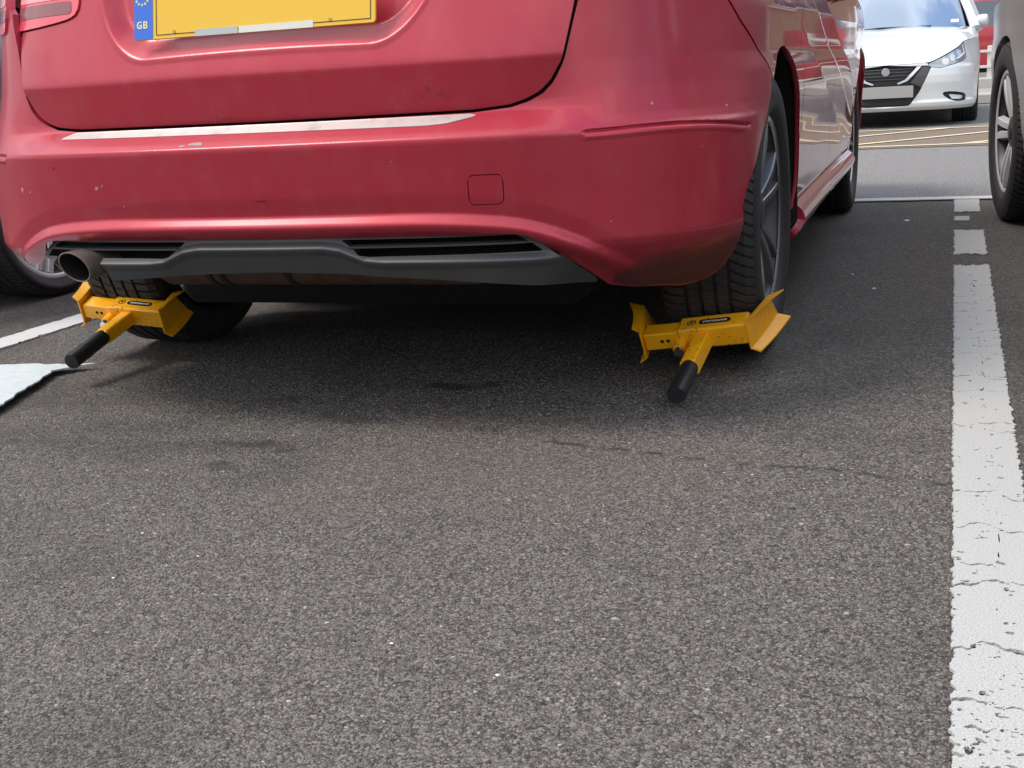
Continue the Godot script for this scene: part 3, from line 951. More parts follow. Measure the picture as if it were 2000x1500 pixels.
	for side in 2:
		var gs := Shell.new(CT_RED, func(s, y): return -.016 + (y - .38) * .1)
		var bar := pv([.178, .3822, .548, .3822, .554, .3788, .192, .3788])
		obj("grille_slat", panel(gs, bar if side == 0 else mirror(bar), [], .02, .0015, .02).mesh(), M.plastic, val)
		var bk := Shell.new(CT_RED, func(s, y): return -.075)
		var bp := pv([.14, .35, .60, .35, .60, .40, .14, .40])
		obj("grille_back", panel(bk, bp if side == 0 else mirror(bp), [], .03, .02, .0).mesh(), M.deep, val)
	# tail pipe and silencer
	var tp := MB.new()
	var pp := [Vector3(-.40, .362, .60), Vector3(-.43, .362, .78), Vector3(-.452, .357, .868), Vector3(-.462, .352, .915)]
	for i in 4: pp[i] += Vector3(.022, -.004, 0)
	var ax: Vector3 = (pp[3] - pp[1]).normalized()
	var px_ := Vector3.UP.cross(ax).normalized()
	var py_ := ax.cross(px_)
	var mouth := func(d: float, r: float, tilt: float) -> PackedVector3Array:
		var o := PackedVector3Array()
		for k in 41: o.append(pp[3] + ax * (d + tilt * r * sin(TAU * k / 40)) + px_ * cos(TAU * k / 40) * r + py_ * sin(TAU * k / 40) * r * .76)
		return o
	tp.grid([mouth.call(-.30, .030, 0.0), mouth.call(-.13, .034, 0.0), mouth.call(-.06, .040, .1), mouth.call(-.02, .0445, .2), mouth.call(.0, .0455, .25), mouth.call(.003, .0450, .25)], pp[2], true)
	tp.grid([mouth.call(.003, .0450, .25), mouth.call(.0038, .0435, .25), mouth.call(.0025, .0415, .25)], pp[2], true)
	var pipe := obj("tail_pipe", tp.mesh(), M.exhaust, car)
	var ti := MB.new()
	ti.grid([mouth.call(.0025, .0415, .25), mouth.call(-.02, .0405, .2), mouth.call(-.09, .034, .0), mouth.call(-.16, .030, .0), mouth.call(-.161, .0002, .0)], pp[3] + ax, true)
	obj("pipe_bore", ti.mesh(), M.soot_and_hole_shade, pipe)
	var mf := MB.new()
	mf.tube([Vector3(-.385, .335, .70), Vector3(-.365, .335, .70), Vector3(-.345, .335, .70), Vector3(.37, .335, .70), Vector3(.40, .335, .70), Vector3(.42, .337, .70)], [.03, .058, .068, .068, .058, .03], 28, true, .9)
	mf.tube([Vector3(-.40, .362, .62), Vector3(-.38, .34, .66), Vector3(-.34, .318, .69)], [.030, .030, .030], 14)
	mf.tube([Vector3(.26, .33, .70), Vector3(.34, .36, .60), Vector3(.36, .36, .30)], [.028, .028, .028], 14)
	var muff := obj("silencer", mf.mesh(), M.rust, car)
	for x in [-.225, -.195, -.035]:
		var sb := MB.new()
		sb.tube([Vector3(x - .006, .335, .70), Vector3(x + .006, .335, .70)], [.0715, .0715], 28, true, .9)
		obj("silencer_strap", sb.mesh(), M.black, muff)
	var hg := MB.new()
	hg.tube([Vector3(-.425, .33, .60), Vector3(-.417, .292, .60), Vector3(-.406, .276, .60), Vector3(-.388, .263, .60)], [.005, .008, .009, .004], 8)
	obj("exhaust_hanger", hg.mesh(), mat(lin(.5, .48, .44), .35, .8), car)
	# flanks
	var rear_arch := circle2(Vector2(zs.call(.04), .325), .387)
	var front_arch := circle2(Vector2(zs.call(-2.66), .325), .375)
	var trim_lo := .300
	var bl := [Vector2(1.306, .650), Vector2(1.252, .680), Vector2(1.211, .701), Vector2(1.160, .733), Vector2(1.118, .762), Vector2(1.082, .799), Vector2(1.046, .862), Vector2(1.015, .905)]
	var quarter := PackedVector2Array(bl)
	for q in [Vector2(.76, .905), Vector2(.80, .985), Vector2(zs.call(-.34), .985), Vector2(zs.call(-.34), .52), Vector2(zs.call(-.30), .40), Vector2(zs.call(-.27), trim_lo), Vector2(zs.call(.04), trim_lo)]: quarter.append(q)
	var rdoor := PackedVector2Array([Vector2(zs.call(-.347), .985), Vector2(zs.call(-.347), .52), Vector2(zs.call(-.307), .40), Vector2(zs.call(-.277), trim_lo + .012), Vector2(zs.call(-1.245), trim_lo + .012), Vector2(zs.call(-1.245), .985)])
	var fdoor := PackedVector2Array([Vector2(zs.call(-1.252), .985), Vector2(zs.call(-1.252), trim_lo + .012), Vector2(zs.call(-2.17), trim_lo + .012), Vector2(zs.call(-2.24), .45), Vector2(zs.call(-2.24), .985)])
	var fend := PackedVector2Array([Vector2(zs.call(-2.247), .985), Vector2(zs.call(-2.247), .45), Vector2(zs.call(-2.18), trim_lo), Vector2(sh.total - .35, trim_lo), Vector2(sh.total - .35, .76), Vector2(zs.call(-2.9), .84), Vector2(zs.call(-2.35), .985)])
	for side in 2:
		var rh := rear_arch if side == 0 else mirror(rear_arch)
		var fh := front_arch if side == 0 else mirror(front_arch)
		var lm := mirror(lamp_out) if side == 0 else lamp_out
		obj("rear_wing", panel(sh, quarter if side == 0 else mirror(quarter), [rh, lm], .014, .012, .014).mesh(), M.red_side, car)
		var d1 := obj("door", panel(sh, rdoor if side == 0 else mirror(rdoor), [rh], .018, .010, .012).mesh(), M.red_side, car)
		var d2 := obj("door", panel(sh, fdoor if side == 0 else mirror(fdoor), [fh], .022, .010, .012).mesh(), M.red_side, car)
		obj("front_wing", panel(sh, fend if side == 0 else mirror(fend), [fh], .03, .015, .012).mesh(), M.red_side, car)
		var x := 1.0 if side == 0 else -1.0
		for q in [[d1, -.52], [d2, -1.50]]:
			var hb := MB.new()
			var a := Vector3(.880 * x, .865, q[1] + .10)
			hb.tube([a + Vector3(-.01 * x, 0, .012), a + Vector3(.018 * x, 0, 0), a + Vector3(.032 * x, .002, -.03), a + Vector3(.032 * x, .004, -.17), a + Vector3(.018 * x, .004, -.20), a + Vector3(-.01 * x, .004, -.21)], [.010, .012, .013, .013, .012, .010], 12)
			obj("handle", hb.mesh(), M.red, q[0])
		var mm := MB.new()
		var rows := []
		for i in 9:
			var t := i / 8.0
			var r := sqrt(maxf(1.0 - pow(2 * t - 1, 4), 0.0))
			var row := PackedVector3Array()
			for k in 17: row.append(Vector3(x * lerpf(.91, 1.07, t), 1.02 + cos(TAU * k / 16) * .075 * r, -1.98 + sin(TAU * k / 16) * .07 * r))
			rows.append(row)
		mm.grid(rows, Vector3(.99 * x, 1.02, -1.98), true)
		obj("mirror", mm.mesh(), M.red, d2)
		# sill skirt
		var ss := Shell.new(CT_RED, func(s: float, y: float) -> float: return stab(y, [[.185, -.10], [.192, -.060], [.21, -.030], [.235, -.006], [.262, .006], [.284, -.002], [.300, -.018], [.310, -.045]], .008))
		var sp := PackedVector2Array([Vector2(zs.call(-.36), .19), Vector2(zs.call(-.30), .23), Vector2(zs.call(-.29), .308), Vector2(zs.call(-2.22), .308), Vector2(zs.call(-2.20), .25), Vector2(zs.call(-2.02), .205), Vector2(zs.call(-1.5), .186)])
		obj("sill", panel(ss, sp if side == 0 else mirror(sp), [rh, fh], .03, .006, .02).mesh(), M.red_side, car)
		# lips of the wheel arches
		for q in [[.04, .387, .34, 1.03], [-2.66, .375, -.02, 1.02]]:
			var ar := []
			for i in 41:
				var an := PI * lerpf(q[2], q[3], i / 40.0)
				var row := PackedVector3Array()
				var p := Vector2(q[0] + cos(an) * q[1], .325 + sin(an) * q[1])
				var s0: float = zs.call(p.x)
				var sx := sh.at(s0, p.y).x
				for e in [[.0, -.002], [-.003, .001], [-.006, -.002], [-.006, -.010]]:
					row.append(Vector3((sx + e[1]) * x, .325 + sin(an) * (q[1] + e[0]), q[0] + cos(an) * (q[1] + e[0])))
				ar.append(row)
			var al := MB.new()
			al.grid(ar, Vector3(.87 * x, .325, q[0]))
			obj("arch_lip", al.mesh(), M.red_side, car)
	# nose, seen by nobody from here, closes the body
	var nose := PackedVector2Array([Vector2(sh.total - .36, .24), Vector2(sh.total - .008, .24), Vector2(sh.total - .008, .76), Vector2(sh.total - .36, .76)])
	for side in 2: obj("front_bumper", panel(sh, nose if side == 0 else mirror(nose), [], .03, .03, .0).mesh(), M.red, car)
	car_common(car, sh, M.red, .55)
	for q in [[.767, .04, false], [-.745, .04, true], [.752, -2.66, false], [-.752, -2.66, true]]:
		wheel(car, Vector3(q[0] if q[0] != -.745 else -.780, .325, q[1]), q[2], .325, .224, 0, .12 if q[1] > 0 else .5)
	return car

# ------------------------------------------------------------------ wheel clamps
func clamp_body(label: String, yaw_handle: float, drop: float, hl: float, gl: float, arm: float, flare: float) -> Node3D:
	# local axes: x along the bar, z away from the tyre, y up; the bar's back face is z = 0
	var c := thing("wheel_clamp", label, "wheel clamp", Vector3.ZERO, "yellow clamps on the red car's rear wheels")
	var ident := Basis()
	var sleeve := MB.new()
	sleeve.rbox(Transform3D(ident, Vector3(.041, 0, .027)), Vector3(.157, .052, .056), .004)
	var bar := obj("bar_sleeve", sleeve.mesh(), M.yellow, c)
	var inner := MB.new()
	inner.rbox(Transform3D(ident, Vector3(-.076, -.002, .026)), Vector3(.088, .042, .046), .003)
	var ib := obj("sliding_bar", inner.mesh(), M.yellow, c)
	for x in [-.078, -.064]:
		var h := MB.new()
		h.prism(circle2(Vector2(x, 0), .0042, 14), .0009, Transform3D(ident, Vector3(0, -.001, .0488)))
		obj("pin_hole", h.mesh(), M.soot_and_hole_shade, ib)  # dark disc on the face, painted for the shade inside a hole
	# label on the top
	var top := Transform3D(Basis(Vector3.RIGHT, Vector3.FORWARD, Vector3.UP), Vector3(0, .0262, .027))
	var lb := MB.new()
	lb.prism(rrect(Vector2(.045, 0), .072, .019, .0093), .0006, top)
	var lab := obj("label", lb.mesh(), M.label_black, bar)
	var rg := MB.new()
	for i in 20:
		var a := TAU * i / 20
		var b := TAU * (i + 1) / 20
		rg.prism(PackedVector2Array([Vector2(cos(a), sin(a)) * .0105 + Vector2(-.008, 0), Vector2(cos(b), sin(b)) * .0105 + Vector2(-.008, 0), Vector2(cos(b), sin(b)) * .0082 + Vector2(-.008, 0), Vector2(cos(a), sin(a)) * .0082 + Vector2(-.008, 0)]), .0006, top)
	rg.prism(circle2(Vector2(-.008, .001), .004, 10), .0006, top)
	obj("logo_ring", rg.mesh(), M.label_black, lab)
	var wt := MB.new()
	var rng := RandomNumberGenerator.new(); rng.seed = 4
	var x0 := .018
	while x0 < .073:
		var w := rng.randf_range(.0018, .0042)
		wt.prism(rrect(Vector2(x0 + w * .5, rng.randf_range(-.0004, .0004)), w, rng.randf_range(.005, .0075), .0008), .0004, top.translated_local(Vector3(0, 0, .0005)))
		x0 += w + .0012
	obj("label_print", wt.mesh(), M.label_white, lab)
	# the two arms: channels, open outwards, that run back along the tyre's walls
	for sg in [-1.0, 1.0]:
		var j := MB.new()
		var th := .0035
		var xin: float = (.1165 if sg > 0.0 else .1205) * sg
		var n := 9
		var rows_w := []
		var rows_t := []
		var rows_b := []
		for i in n:
			var t := i / float(n - 1)
			var z := lerpf(.056, -.055 + (arm if sg > 0.0 else 0.0), t)
			var zb := lerpf(.056, -.098 + (arm if sg > 0.0 else 0.0), t)
			var yt := .030 + .004 * t
			var x: float = xin + sg * (flare * t if sg > 0.0 else .012 * t * t)
			var yb := -.034 - .004 * sin(t * PI)
			var wing_t := lerpf(.019, .036, t * t)
			var wing_b := lerpf(.020, .030 if flare > 0.0 or sg < 0.0 else .016, t)
			rows_w.append([Vector3(x, yt, z), Vector3(x, yb, zb), Vector3(x + th * sg, yb, zb), Vector3(x + th * sg, yt, z)])
			rows_t.append([Vector3(x, yt + th, z), Vector3(x + wing_t * sg, yt + .009 + th, z - .006), Vector3(x + wing_t * sg, yt + .009, z - .006), Vector3(x, yt, z)])
			rows_b.append([Vector3(x, yb, zb), Vector3(x + wing_b * sg, yb - .014, zb - .004), Vector3(x + wing_b * sg, yb - .014 - th, zb - .004), Vector3(x, yb - th, zb)])
		for rows in [rows_w, rows_t, rows_b]:
			for i in n - 1:
				for k in 4:
					var k2 := (k + 1) % 4
					var cc: Vector3 = (rows[i][0] + rows[i][2]) * .5
					j.quad(rows[i][k], rows[i + 1][k], rows[i + 1][k2], rows[i][k2], (rows[i][k] + rows[i][k2]) * .5 - cc)
			j.quad(rows[0][0], rows[0][1], rows[0][2], rows[0][3], Vector3.BACK)
			j.quad(rows[n - 1][0], rows[n - 1][1], rows[n - 1][2], rows[n - 1][3], Vector3.FORWARD)
		obj("jaw", j.mesh(), M.yellow, c)
	# handle: square tube with a rubber grip
	var hb := Basis(Vector3.UP, yaw_handle) * Basis(Vector3.RIGHT, drop)
	var st := Transform3D(hb, Vector3(.018, -.004, .048))
	var ht := MB.new()
	ht.rbox(st.translated_local(Vector3(0, 0, hl * .5)) * Transform3D(Basis(Vector3.BACK, .12), Vector3.ZERO), Vector3(.035, .035, hl), .003)
	var hd := obj("handle", ht.mesh(), M.yellow, c)
	var gp := MB.new()
	var pts := []
	var rad := []
	for q in [[-.004, .0185], [.0, .0195], [.004, .0195], [gl * .55, .0198], [gl * .56, .0208], [gl * .61, .0208], [gl * .63, .0198], [gl * .92, .0203], [gl * .97, .0203], [gl, .0185]]:
		pts.append(st * Vector3(0, 0, hl + q[0])); rad.append(q[1])
	gp.tube(pts, rad, 24)
	obj("grip", gp.mesh(), M.grip, hd)
	var wb := MB.new()
	for k in 4:
		var a0 := st * (Basis(Vector3.BACK, .12 + PI * .5 * k) * Vector3(.0175, .0175, .004))
		var a1 := st * (Basis(Vector3.BACK, .12 + PI * .5 * (k + 1)) * Vector3(.0175, .0175, .004))
		var bp := []
		var br := []
		for i in 9:
			bp.append(a0.lerp(a1, i / 8.0)); br.append(.0030 + .0010 * sin(i * 2.4))
		wb.tube(bp, br, 8)
	obj("weld_bead", wb.mesh(), M.yellow, hd)
	for i in 16:
		var cx := rng.randf_range(-.03, .115)
		var on_top := rng.randf() < .5
		var chip := MB.new()
		var cp := PackedVector2Array()
		for k in 7: cp.append(Vector2(cos(TAU * k / 7), sin(TAU * k / 7) * .6) * rng.randf_range(.0008, .0032))
		if on_top: chip.prism(cp, .0003, Transform3D(Basis(Vector3.RIGHT, Vector3.FORWARD, Vector3.UP), Vector3(cx, .0261, rng.randf_range(.004, .054))))
		else: chip.prism(cp, .0003, Transform3D(Basis(), Vector3(cx, rng.randf_range(-.024, .0245), .0551)))
		obj("paint_chip", chip.mesh(), M.rust if i % 3 > 0 else M.alloy_dark, bar)
	for i in 8:
		var chip := MB.new()
		var cp := PackedVector2Array()
		for k in 7: cp.append(Vector2(cos(TAU * k / 7), sin(TAU * k / 7)) * rng.randf_range(.0008, .0036))
		chip.prism(cp, .0003, st * Transform3D(Basis(Vector3.BACK, .12), Vector3.ZERO) * Transform3D(Basis(Vector3.RIGHT, Vector3.FORWARD, Vector3.UP), Vector3(rng.randf_range(-.015, .015), .01745, rng.randf_range(hl * .3, hl))))
		obj("paint_chip", chip.mesh(), M.rust, hd)
	# lock barrel beside the handle
	var lk := MB.new()
	var lt := Transform3D(Basis(Vector3.UP, yaw_handle * .6) * Basis(Vector3.RIGHT, drop + .12), Vector3(-.034, -.010, .05))
	lk.tube([lt * Vector3(0, 0, -.006), lt * Vector3(0, 0, .030), lt * Vector3(0, 0, .032)], [.0150, .0150, .0140], 22)
	var ho := obj("lock_housing", lk.mesh(), M.yellow, c)
	var lc := MB.new()
	lc.tube([lt * Vector3(0, 0, .028), lt * Vector3(0, 0, .041), lt * Vector3(0, 0, .043)], [.0118, .0118, .0105], 22)
	var lo := obj("lock", lc.mesh(), M.chrome, ho)
	return c

# ------------------------------------------------------------------ the white car at the end
const CT_WHITE := [[0, 0], [.2, -.010], [.4, -.045], [.55, -.10], [.66, -.18], [.73, -.30], [.765, -.45], [.785, -.65], [.79, -.9], [.79, -1.6], [.79, -2.6], [.78, -3.1], [.70, -3.4], [.4, -3.5], [0, -3.52]]
func white_car() -> Node3D:
	var car := thing("white_car", "white hatchback facing us beyond the road, its nose beside the grey car's wheel", "car", Vector3(.70, 0, -8.58))
	var PW := [[.12, -.06], [.15, -.02], [.18, .012], [.215, .018], [.235, .002], [.30, .0], [.38, .002], [.44, -.004], [.50, -.02], [.53, -.035]]
	var PWS := [[.14, -.03], [.22, -.012], [.40, -.004], [.56, .0], [.66, -.01], [.74, -.02], [.86, -.05]]
	var offw := func(s: float, y: float) -> float:
		var w := smoothstep(.75, 1.15, absf(s))
		return stab(y, PW, .006) * (1.0 - w) + stab(y, PWS, .012) * w - .05 * smoothstep(.5, .72, y) * (1.0 - smoothstep(.9, 1.3, absf(s)))
	var sh := Shell.new(CT_WHITE, offw)
	var lamp := soft(pv([.345, .538, .385, .551, .60, .634, .785, .714, .815, .702, .805, .595, .775, .562, .56, .515, .43, .492]), 1)
	var fog := soft(pv([.46, .292, .56, .300, .71, .276, .718, .234, .68, .206, .555, .216]), 1)
	var wedge := pv([.0, .535, .36, .528, .385, .512, .29, .31, .20, .19, .0, .18])
	var wz := PackedVector2Array(wedge)
	for i in range(wedge.size() - 2, 0, -1): wz.append(Vector2(-wedge[i].x, wedge[i].y))
	var ah := circle2(Vector2(sh.s_of_z(-.80), .27), .315)
	var ah2 := circle2(Vector2(sh.s_of_z(-3.02), .27), .315)
	var front := PackedVector2Array([Vector2(0, .15), Vector2(.95, .15), Vector2(sh.s_of_z(-.5), .17), Vector2(sh.s_of_z(-2.0), .17), Vector2(sh.total - .01, .2), Vector2(sh.total - .01, .84), Vector2(sh.s_of_z(-1.25), .83), Vector2(1.12, .735), Vector2(.80, .715), Vector2(.60, .638), Vector2(.385, .552), Vector2(.0, .542)])
	var whole := PackedVector2Array()
	for i in range(front.size() - 1, 0, -1): whole.append(front[i])
	whole.append(front[0])
	for i in range(1, front.size()): whole.append(Vector2(-front[i].x, front[i].y))
	obj("body", panel(sh, whole, [lamp, fog, wz, ah, ah2, mirror(lamp), mirror(fog), mirror(ah), mirror(ah2)], .02, .012, .02).mesh(), M.white_paint, car)
	for side in 2:
		var ls := Shell.new(CT_WHITE, func(s, y): return offw.call(s, y) - .004)
		var lp := Geometry2D.offset_polygon(lamp, -.004)[0]
		var hl := obj("headlight", panel(ls, lp if side == 0 else mirror(lp), [], .02, .012, .02).mesh(), M.clear_lens, car)
		for q in [[.52, .553, .07, .05], [.60, .582, .055, .06], [.69, .615, .08, .06]]:
			var is_ := Shell.new(CT_WHITE, func(s, y): return offw.call(s, y) - .002)
			var r := rrect(Vector2(q[0], q[1]), q[2], q[3], .02)
			obj("lamp_unit", panel(is_, r if side == 0 else mirror(r), [], .012, .01, .004).mesh(), M.lamp_silver, hl)
		var bs := Shell.new(CT_WHITE, func(s, y): return offw.call(s, y) - .001)
		var br := pv([.635, .575, .645, .565, .78, .612, .785, .69, .772, .69, .768, .622])
		obj("running_light", panel(bs, br if side == 0 else mirror(br), [], .012, .006, .004).mesh(), mat(lin(.85, .88, .9), .2), hl)
		var fs := Shell.new(CT_WHITE, func(s, y): return offw.call(s, y) - .012)
		var fg := obj("fog_light", panel(fs, fog if side == 0 else mirror(fog), [], .02, .012, .0).mesh(), M.black, car)
		var fl := Shell.new(CT_WHITE, func(s, y): return offw.call(s, y) - .006)
		var fp := pv([.535, .275, .68, .256, .68, .24, .65, .228, .57, .234])
		obj("lens", panel(fl, fp if side == 0 else mirror(fp), [], .02, .012, .005).mesh(), M.lamp_silver, fg)
		var cs := Shell.new(CT_WHITE, func(s, y): return offw.call(s, y) - .008)
		var cv := pv([.275, .530, .312, .530, .185, .405, .10, .375, .10, .390, .165, .417])
		obj("grille_blade", panel(cs, cv if side == 0 else mirror(cv), [], .01, .008, .008).mesh(), M.lamp_silver, car)
		var cb := pv([.318, .525, .368, .522, .378, .508, .305, .345, .21, .385])
		var ds_ := Shell.new(CT_WHITE, func(s, y): return offw.call(s, y) - .014)
		obj("grille_cheek", panel(ds_, cb if side == 0 else mirror(cb), [], .012, .01, .01).mesh(), mat(lin(.06, .06, .062), .4), car)
	var gk := Shell.new(CT_WHITE, func(s, y): return offw.call(s, y) - .03)
	var grille := obj("grille", panel(gk, wz, [], .03, .015, .0).mesh(), M.black, car)
	for k in 4:
		var y := .505 - .028 * k
		var gs := Shell.new(CT_WHITE, func(s, yy): return offw.call(s, yy) - .022)
		obj("grille_bar", panel(gs, pv([-.25 + .03 * k, y, .25 - .03 * k, y, .25 - .03 * k, y + .006, -.25 + .03 * k, y + .006]), [], .03, .003, .006).mesh(), M.alloy_dark, grille)
	var bd := MB.new()
	bd.prism(circle2(Vector2(0, .487), .034, 24), .006, Transform3D(Basis(), Vector3(0, 0, -.032)), .002)
	obj("badge", bd.mesh(), M.lamp_silver, car)
	var pl := MB.new()
	pl.prism(rrect(Vector2(0, .315), .47, .10, .006), .008, Transform3D(Basis(), Vector3(0, 0, .006)), .002)
	obj("number_plate", pl.mesh(), mat(lin(.36, .36, .355), .5), car)
	# bonnet, windscreen, roof
	var ring := func(v: float, hw: float, y0: float, crown: float, z0: float, bow: float) -> PackedVector3Array:
		var o := PackedVector3Array()
		for i in 41:
			var u := i / 20.0 - 1.0
			o.append(Vector3(u * hw, y0 + crown * (1.0 - u * u), z0 - bow * pow(absf(u), 2.6)))
		return o
	var bn := MB.new()
	var rows := []
	for j in 11:
		var t := j / 10.0
		var row := PackedVector3Array()
		for i in 57:
			var u := i / 28.0 - 1.0
			var sx := u * 1.17
			var a := sh.at(sx, tab(absf(sx), [[0, .546], [.36, .553], [.385, .556], [.60, .642], [.80, .719], [1.12, .740], [1.2, .746]]))
			var b := Vector3(u * .735, .842 + .025 * (1.0 - u * u), -1.0 - .12 * pow(absf(u), 2.6))
			var p := a.lerp(b, t)
			p.y += .055 * sin(PI * pow(t, .75)) * (1.0 - pow(absf(u), 4.0)) + .012 * exp(-pow((absf(u) - .62 + .1 * t) / .05, 2.0)) * sin(PI * t)
			row.append(p)
		rows.append(row)
	bn.grid(rows, Vector3(0, 0, -.8))
	obj("bonnet", bn.mesh(), M.white_paint, car)
	var ws := MB.new()
	var wr := []
	for t in [0.0, .25, .5, .75, 1.0]: wr.append(ring.call(0, lerpf(.66, .54, t), lerpf(.845, 1.28, t) + .01 * sin(t * PI), .012, lerpf(-.98, -1.55, t), .16))
	ws.grid(wr, Vector3(0, .6, -1.6))
	M.screen = mat(lin(.30, .37, .46), .05, .55)
	var scr := obj("windscreen", ws.mesh(), M.screen, car)
	var cw := MB.new()
	cw.rbox(Transform3D(Basis(), Vector3(0, .838, -.985)), Vector3(1.22, .02, .05), .006)
	obj("scuttle", cw.mesh(), M.black, car)
	var wip := MB.new()
	wip.tube([Vector3(-.5, .862, -1.06), Vector3(-.1, .878, -1.0), Vector3(.35, .872, -1.03)], [.008, .008, .006], 6)
	obj("wiper", wip.mesh(), M.black, scr)
	var pk := MB.new()
	pk.rbox(Transform3D(Basis(Vector3.RIGHT, -.9), Vector3(.56, .905, -1.085)), Vector3(.07, .045, .003), .001)
	obj("permit", pk.mesh(), M.label_white, scr)
	var rf := MB.new()
	for sg in [-1.0, 1.0]:
		for q in [[[Vector3(.745 * sg, .82, -1.06), Vector3(.69 * sg, .98, -1.28), Vector3(.62 * sg, 1.15, -1.5), Vector3(.56 * sg, 1.29, -1.72)], [.045, .042, .04, .04]], [[Vector3(.79 * sg, .83, -1.95), Vector3(.60 * sg, 1.31, -2.05)], [.05, .04]], [[Vector3(.77 * sg, .83, -3.2), Vector3(.56 * sg, 1.29, -2.9)], [.08, .07]]]:
			var pi := MB.new()
			pi.tube(q[0], q[1], 10)
			obj("pillar", pi.mesh(), M.white_paint, car)
	var sgm := MB.new()
	for sg in [-1.0, 1.0]: sgm.quad(Vector3(.772 * sg, .82, -1.1), Vector3(.772 * sg, .82, -3.2), Vector3(.585 * sg, 1.29, -2.9), Vector3(.585 * sg, 1.29, -1.7), Vector3(sg, .3, 0))
	sgm.quad(Vector3(.72, .84, -3.42), Vector3(-.72, .84, -3.42), Vector3(-.55, 1.29, -2.95), Vector3(.55, 1.29, -2.95), Vector3(0, .3, -1))
	obj("side_glass", sgm.mesh(), M.glass_dark, car)
	var rr := []
	for q in [[.55, 1.285, -1.56], [.57, 1.315, -1.75], [.585, 1.335, -2.2], [.56, 1.32, -2.8], [.54, 1.27, -3.02]]: rr.append(ring.call(0, q[0], q[1], .03, q[2], .06))
	rf.grid(rr, Vector3(0, .9, -2.2))
	obj("roof", rf.mesh(), M.white_paint, car)
	for sg in [-1.0, 1.0]:
		var mm := MB.new()
		var mr := []
		for i in 9:
			var t := i / 8.0
			var r := sqrt(maxf(1.0 - pow(2 * t - 1, 4), 0.0))
			var row := PackedVector3Array()
			for k in 17: row.append(Vector3(sg * lerpf(.735, .865, t), .885 + cos(TAU * k / 16) * .058 * r + .01 * t, -1.18 + sin(TAU * k / 16) * .05 * r))
			mr.append(row)
		mm.grid(mr, Vector3(.80 * sg, .885, -1.18), true)
		mm.tube([Vector3(.74 * sg, .83, -1.2), Vector3(.78 * sg, .85, -1.19)], [.02, .02], 8)
		obj("mirror", mm.mesh(), M.white_paint, car)
		var mk := MB.new()
		mk.flat(Vector3(.775 * sg, .80, -1.12), Vector3(.76 * sg, .93, -1.30), Vector3(.79 * sg, .80, -1.36), Vector3(sg, .2, .3))
		obj("quarter_trim", mk.mesh(), M.black, car)
	var fl := MB.new()
	fl.rbox(Transform3D(Basis(), Vector3(0, .24, -1.85)), Vector3(1.1, .18, 3.2), .04)
	fl.rbox(Transform3D(Basis(), Vector3(0, .50, -1.9)), Vector3(1.36, .45, 2.9), .04)
	obj("floor_pan", fl.mesh(), M.deep, car)
	for q in [[.665, -.80, false], [-.665, -.80, true], [.665, -3.02, false], [-.665, -3.02, true]]:
		wheel(car, Vector3(q[0], .28, q[1]), q[2], .28, .19, 1, .2)
	return car

# ------------------------------------------------------------------ the ground
func sheet(x0: float, z0: float, x1: float, z1: float, y: float, tile: float) -> ArrayMesh:
	var mb := MB.new()
	mb.quad(Vector3(x0, y, z0), Vector3(x1, y, z0), Vector3(x1, y, z1), Vector3(x0, y, z1), Vector3.UP)
	for p in mb.v:
		mb.u.append((Vector2(p.x, p.z) - Vector2(1.33, 2.16)) / tile)
		mb.u2.append((Vector2(p.x, p.z) + Vector2(4, 4)) / 8.0)
	return mb.mesh()

func ground_mat(tex: Array, relief: float) -> StandardMaterial3D:
	var m := mat(Color.WHITE, 0.82)
	m.albedo_texture = tex[0]
	m.heightmap_enabled = true; m.heightmap_texture = tex[1]; m.heightmap_scale = relief
	return m

